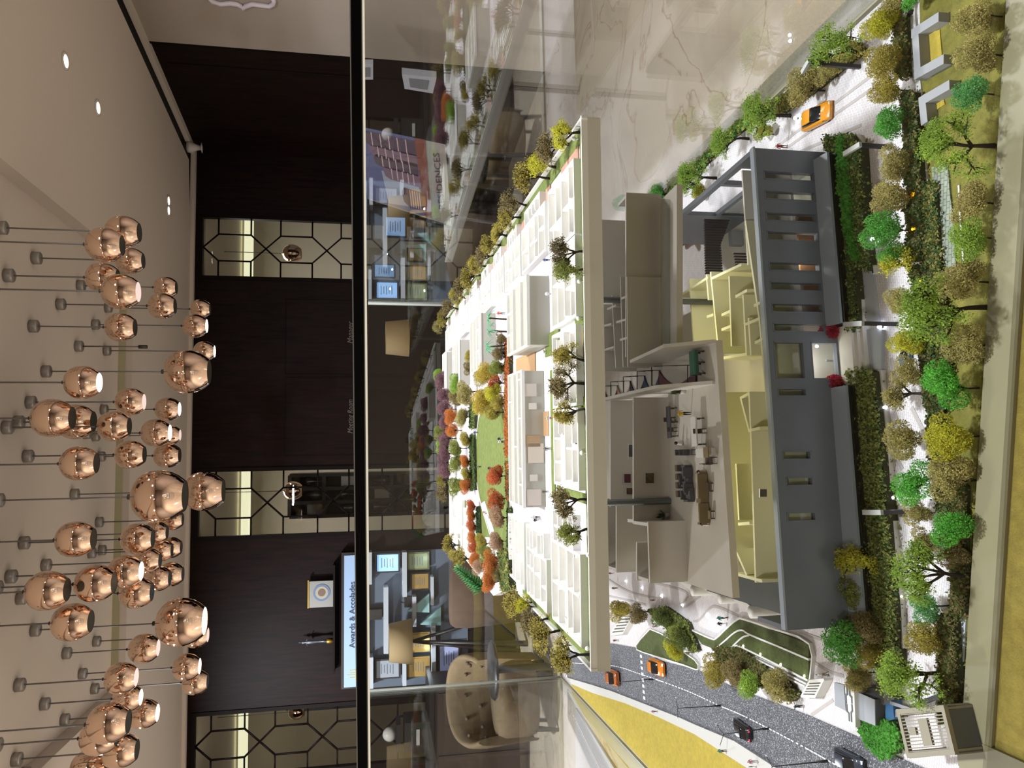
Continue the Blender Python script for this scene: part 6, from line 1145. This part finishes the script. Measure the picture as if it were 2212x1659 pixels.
gprism('side_wall', G7([(640, 455), (900, 470), (1000, 560), (900, 620), (815, 565), (660, 500)]), 0, hg * .5, M_gg2); gprism('blue_panel', G7([(915, 560), (985, 570), (1000, 750), (920, 770)]), 0, hg * .42, M_gb); gprism('grey_beam', G7([(960, 580), (1140, 640), (1135, 668), (962, 612)]), hg * .45, hg * .5, M_gg); gprism('grey_block', G7([(1010, 665), (1045, 665), (1050, 735), (1012, 730)]), 0, hg * .4, M_gg)
gprism('cabin_window', G7([(700, 520), (790, 556), (792, 566), (702, 530)]), hg * .4, hg * .7, M_cgl, hg * .78)
for L in ([(562, 452), (566, 512), (552, 530), (556, 592)], [(586, 470), (590, 525), (606, 545), (608, 595)], [(560, 615), (564, 675), (580, 695), (584, 760)], [(608, 618), (612, 670), (602, 690), (606, 768)]):
    P_ = gp(G7(L), hg); mb = MB()
    for i in range(3): mb.wallseg(P_[i], P_[i + 1], .0019, hg, hg + .0007)
    mb.build('emblem_bracket', M_gg2, gate)
a, b = at(1964, 1528, .012), at(2058, 1491, .012); mb = MB(); c = (a + b) / 2; mb.wallseg((a - c).to_2d(), (b - c).to_2d(), .004, .008 - .012, .0); r = mb.build('barrier_arm', M_lp, None, c); tag(r, 'dark barrier arm from the gatehouse to the rim shrubs', 'barrier')
for t in (.03, .97): mb = MB(); q = (a - c).lerp(b - c, t); mb.box((q.x, q.y, -.008), (.003, .003, .008)); mb.build('post', M_lp, r)
# ---- pergola
hp = .042; pc = [at(x, y, hp) for x, y in G7([(1035, 680), (1450, 645), (1548, 1055), (1130, 1090)])]; o = sum(pc, Vector()) / 4; o.z = G; per_ = tag(empty('pergola', o), 'beige slatted pergola beside the rim, next to the gatehouse', 'pergola'); M_per = mat('pergola_beige', '#857e6c', .6); Q = [(v - o).to_2d() for v in pc]
for i in range(4): mb = MB(); mb.wallseg(Q[i], Q[(i + 1) % 4], .0045, hp - .004, hp); mb.build('beam', M_per, per_)
for k in range(12): t = (k + 1) / 13; mb = MB(); mb.wallseg(Q[0].lerp(Q[3], t), Q[1].lerp(Q[2], t), .0009, hp - .0035, hp - .0005); mb.build('slat', M_per, per_)
def qq(u, v): return Q[0].lerp(Q[3], v).lerp(Q[1].lerp(Q[2], v), u)
for u0, u1, v0, v1 in ((.42, .62, .2, .82), (.17, .32, .38, .56)): mb = MB(); mb.prism([tuple(qq(u0, v0)), tuple(qq(u1, v0)), tuple(qq(u1, v1)), tuple(qq(u0, v1))], hp - .002, hp + .0005); mb.build('roof_panel', M_per, per_)
for i in range(4): mb = MB(); mb.box((Q[i].x * .96, Q[i].y * .96, hp / 2 - .002), (.005, .005, hp - .004)); mb.build('leg', M_per, per_)
mb = MB(); mb.wallseg(Q[1] * .99, Q[2] * .99, .003, 0, hp - .004); mb.build('back_wall', M_gg2, per_)
# ---- people
def body(kind):
    if kind == 'walk': J = {'hip': (0, 0, .52), 'ch': (0, .01, .70), 'nk': (0, .015, .83), 'hd': (0, .02, .92), 'kl': (.055, .07, .28), 'fl': (.055, .06, .03), 'tl': (.055, .11, .015), 'kr': (-.055, -.02, .28), 'fr': (-.055, -.11, .05), 'tr': (-.055, -.07, .02), 'el': (.15, -.05, .63), 'hl': (.15, .02, .50), 'er': (-.15, .05, .63), 'hr': (-.14, .11, .52)}
    elif kind == 'wave': J = {'hip': (0, 0, .52), 'ch': (0, 0, .70), 'nk': (0, 0, .83), 'hd': (0, .01, .92), 'kl': (.06, .01, .28), 'fl': (.07, 0, .03), 'tl': (.07, .06, .015), 'kr': (-.06, .01, .28), 'fr': (-.07, 0, .03), 'tr': (-.07, .06, .015), 'el': (.20, 0, .72), 'hl': (.24, .03, .90), 'er': (-.15, 0, .63), 'hr': (-.16, .05, .49)}
    else: J = {'hip': (0, 0, .52), 'ch': (0, 0, .70), 'nk': (0, 0, .83), 'hd': (0, .01, .92), 'kl': (.055, .01, .28), 'fl': (.06, 0, .03), 'tl': (.06, .06, .015), 'kr': (-.055, .01, .28), 'fr': (-.06, 0, .03), 'tr': (-.06, .06, .015), 'el': (.15, -.01, .63), 'hl': (.155, .04, .49), 'er': (-.15, -.01, .63), 'hr': (-.155, .04, .49)}
    J['sl'], J['sr'] = (.105, J['nk'][1], .79), (-.105, J['nk'][1], .79); J['gl'], J['gr'] = (.05, 0, .48), (-.05, 0, .48)
    rad = {'hip': .085, 'ch': .088, 'nk': .036, 'hd': .062, 'kl': .04, 'kr': .04, 'fl': .026, 'fr': .026, 'tl': .022, 'tr': .022, 'el': .027, 'er': .027, 'hl': .022, 'hr': .022, 'sl': .04, 'sr': .04, 'gl': .062, 'gr': .062}
    E_ = [('hip', 'ch'), ('ch', 'nk'), ('nk', 'hd'), ('hip', 'gl'), ('gl', 'kl'), ('kl', 'fl'), ('fl', 'tl'), ('hip', 'gr'), ('gr', 'kr'), ('kr', 'fr'), ('fr', 'tr'), ('ch', 'sl'), ('sl', 'el'), ('el', 'hl'), ('ch', 'sr'), ('sr', 'er'), ('er', 'hr')]
    ks = list(J); me = bpy.data.meshes.new('figure'); me.from_pydata([J[k] for k in ks], [(ks.index(a), ks.index(b)) for a, b in E_], []); ob = bpy.data.objects.new('figure', me); COL.objects.link(ob)
    sk = ob.modifiers.new('skin', 'SKIN'); 
    lay = me.skin_vertices[0].data if me.skin_vertices else None
    if lay is None:
        bm = bmesh.new(); bm.from_mesh(me); bm.verts.layers.skin.verify(); bm.to_mesh(me); bm.free(); lay = me.skin_vertices[0].data
    for i, k in enumerate(ks): lay[i].radius = (rad[k], rad[k] * (.72 if k in ('hip', 'ch') else 1)); lay[i].use_root = (k == 'hip')
    sb = ob.modifiers.new('sub', 'SUBSURF'); sb.levels = 1; bpy.context.view_layer.update()
    out_ = bpy.data.meshes.new_from_object(ob.evaluated_get(bpy.context.evaluated_depsgraph_get())); bpy.data.objects.remove(ob); return out_, J
BODY = {k: body(k) for k in ('stand', 'walk', 'wave')}
PC = {'red': '#8a2a2a', 'maroon': '#5c1f24', 'teal': '#2f7a6e', 'black': '#17171a', 'white': '#cfccc6', 'khaki': '#8a7d5c', 'brown': '#4d3428', 'pink': '#b8707e', 'green': '#2f7a4a', 'grey': '#77757a', 'yellow': '#c9a020', 'blue': '#3a5c8a', 'navy': '#262c46', 'orange': '#d2502a', 'olive': '#5c5a34', 'darkteal': '#1c3a3e'}
M_skin = mat('skin', '#a87a5e', .6); M_hair = mat('dark_hair', '#1b1512', .7)
PM = {}
def person(x0, x1, y, z, shirt, tr, pose, rz, where):
    p = at(x1, y, z); q = aty(x0, y, p.y); h = max(.010, q.z - p.z)
    if (pose, shirt, tr) not in PM:
        src, J = BODY[pose]; me = src.copy(); me.name = 'person'; me.materials.clear()
        for mm in (M_skin, M_hair, mat('cloth_' + shirt, PC[shirt], .8), mat('cloth_' + tr, PC[tr], .8), M_lp): me.materials.append(mm)
        for f_ in me.polygons:
            c = f_.center; hand = (c - Vector(J['hl'])).length < .06 or (c - Vector(J['hr'])).length < .06
            f_.material_index = 0 if hand else (1 if c.z > .95 or (c.z > .90 and c.y < J['hd'][1] - .01) else (0 if c.z > .845 else (2 if c.z > .50 else (3 if c.z > .045 else 4)))); f_.use_smooth = True
        PM[pose, shirt, tr] = me
    o = link(PM[pose, shirt, tr], 'person', None, p, rz); o.scale = (h, h, h); tag(o, 'figure in %s top and %s trousers, %s' % (shirt, tr, where), 'person'); return o
for a in ((1672, 1702, 317, 0, 'red', 'maroon', 'stand', 0, 'on the drive behind the facade end'), (1545, 1573, 1334, 0, 'teal', 'brown', 'walk', 1.2, 'one of a pair on the plaza'), (1546, 1571, 1346, 0, 'black', 'white', 'walk', 1.2, 'other of the pair on the plaza'), (1759, 1790, 1455, 0, 'white', 'khaki', 'walk', 2, 'beside the terraced lawn end'), (1711, 1737, 1525, .0, 'darkteal', 'black', 'wave', 3, 'waving at the road edge by the white vent'), (1547, 1570, 1621, .004, 'teal', 'maroon', 'stand', 1, 'on the far pavement by the yellow lawn'),
          (1612, 1638, 1644, .004, 'pink', 'white', 'stand', 1, 'one of two on the far pavement'), (1615, 1634, 1655, .004, 'green', 'white', 'stand', 2, 'other of two on the far pavement'), (1405, 1421, 1536, .004, 'pink', 'grey', 'walk', 1, 'on the far pavement beyond the crossing'), (1510, 1523, 1440, 0, 'black', 'white', 'walk', 2, 'at the tip of the corner lawn'), (1322, 1337, 1383, 0, 'red', 'green', 'walk', 0, 'at the road edge under the plate corner'), (1313, 1327, 1238, 0, 'red', 'grey', 'walk', 1, 'on the far plaza under the plate'), (1319, 1335, 1270, 0, 'olive', 'brown', 'stand', 1, 'on the far plaza near the yellow brown tree'), (1402, 1416, 1296, 0, 'pink', 'brown', 'stand', 1, 'by the dark shrubs of the plaza'), (1407, 1419, 1353, 0, 'pink', 'maroon', 'walk', 1, 'between the corner lawn and the shrubs'),
          (1458, 1493, 893, Z1, 'yellow', 'black', 'stand', 0, 'standing on the terrace beside the desk'), (1603, 1626, 1021, ZF, 'yellow', 'brown', 'stand', 0, 'in the yellow lit lower room'), (1170, 1190, 562, ZPL, 'blue', 'navy', 'stand', 0, 'among the apartments of the floor plan'), (1070, 1092, 677, ZPL, 'orange', 'grey', 'stand', 0, 'behind the palms'), (1175, 1200, 903, ZPL, 'white', 'pink', 'stand', 0, 'before the long core block'), (1171, 1196, 969, ZPL, 'grey', 'white', 'stand', 0, 'at the niche of the long core block'), (1071, 1092, 948, ZPL, 'navy', 'white', 'walk', 0, 'one of two on the oval lawn'), (1072, 1093, 954, ZPL, 'white', 'navy', 'walk', 0, 'other of two on the oval lawn'), (1020, 1036, 934, ZPL, 'blue', 'grey', 'stand', 0, 'behind the oval lawn'), (1050, 1068, 1011, ZPL, 'navy', 'blue', 'walk', 0, 'on the oval lawn near the red tree'), (1028, 1042, 1008, ZPL, 'grey', 'black', 'stand', 0, 'at the far edge of the oval lawn'), (1145, 1168, 1117, ZPL, 'white', 'black', 'walk', 0, 'one of two in the left lilac passage'), (1149, 1170, 1123, ZPL, 'black', 'white', 'walk', 0, 'other of two in the left lilac passage'), (1206, 1238, 1113, ZPL, 'grey', 'grey', 'stand', 0, 'in the lilac passage by the olive front tree'), (1041, 1054, 1106, ZPL, 'orange', 'white', 'walk', 0, 'on the court path, one of two'), (1042, 1055, 1109, ZPL, 'white', 'brown', 'walk', 0, 'on the court path, other of two'), (1168, 1186, 1062, ZPL, 'olive', 'grey', 'stand', 0, 'beside the far end of the long core block')):
    person(*a)
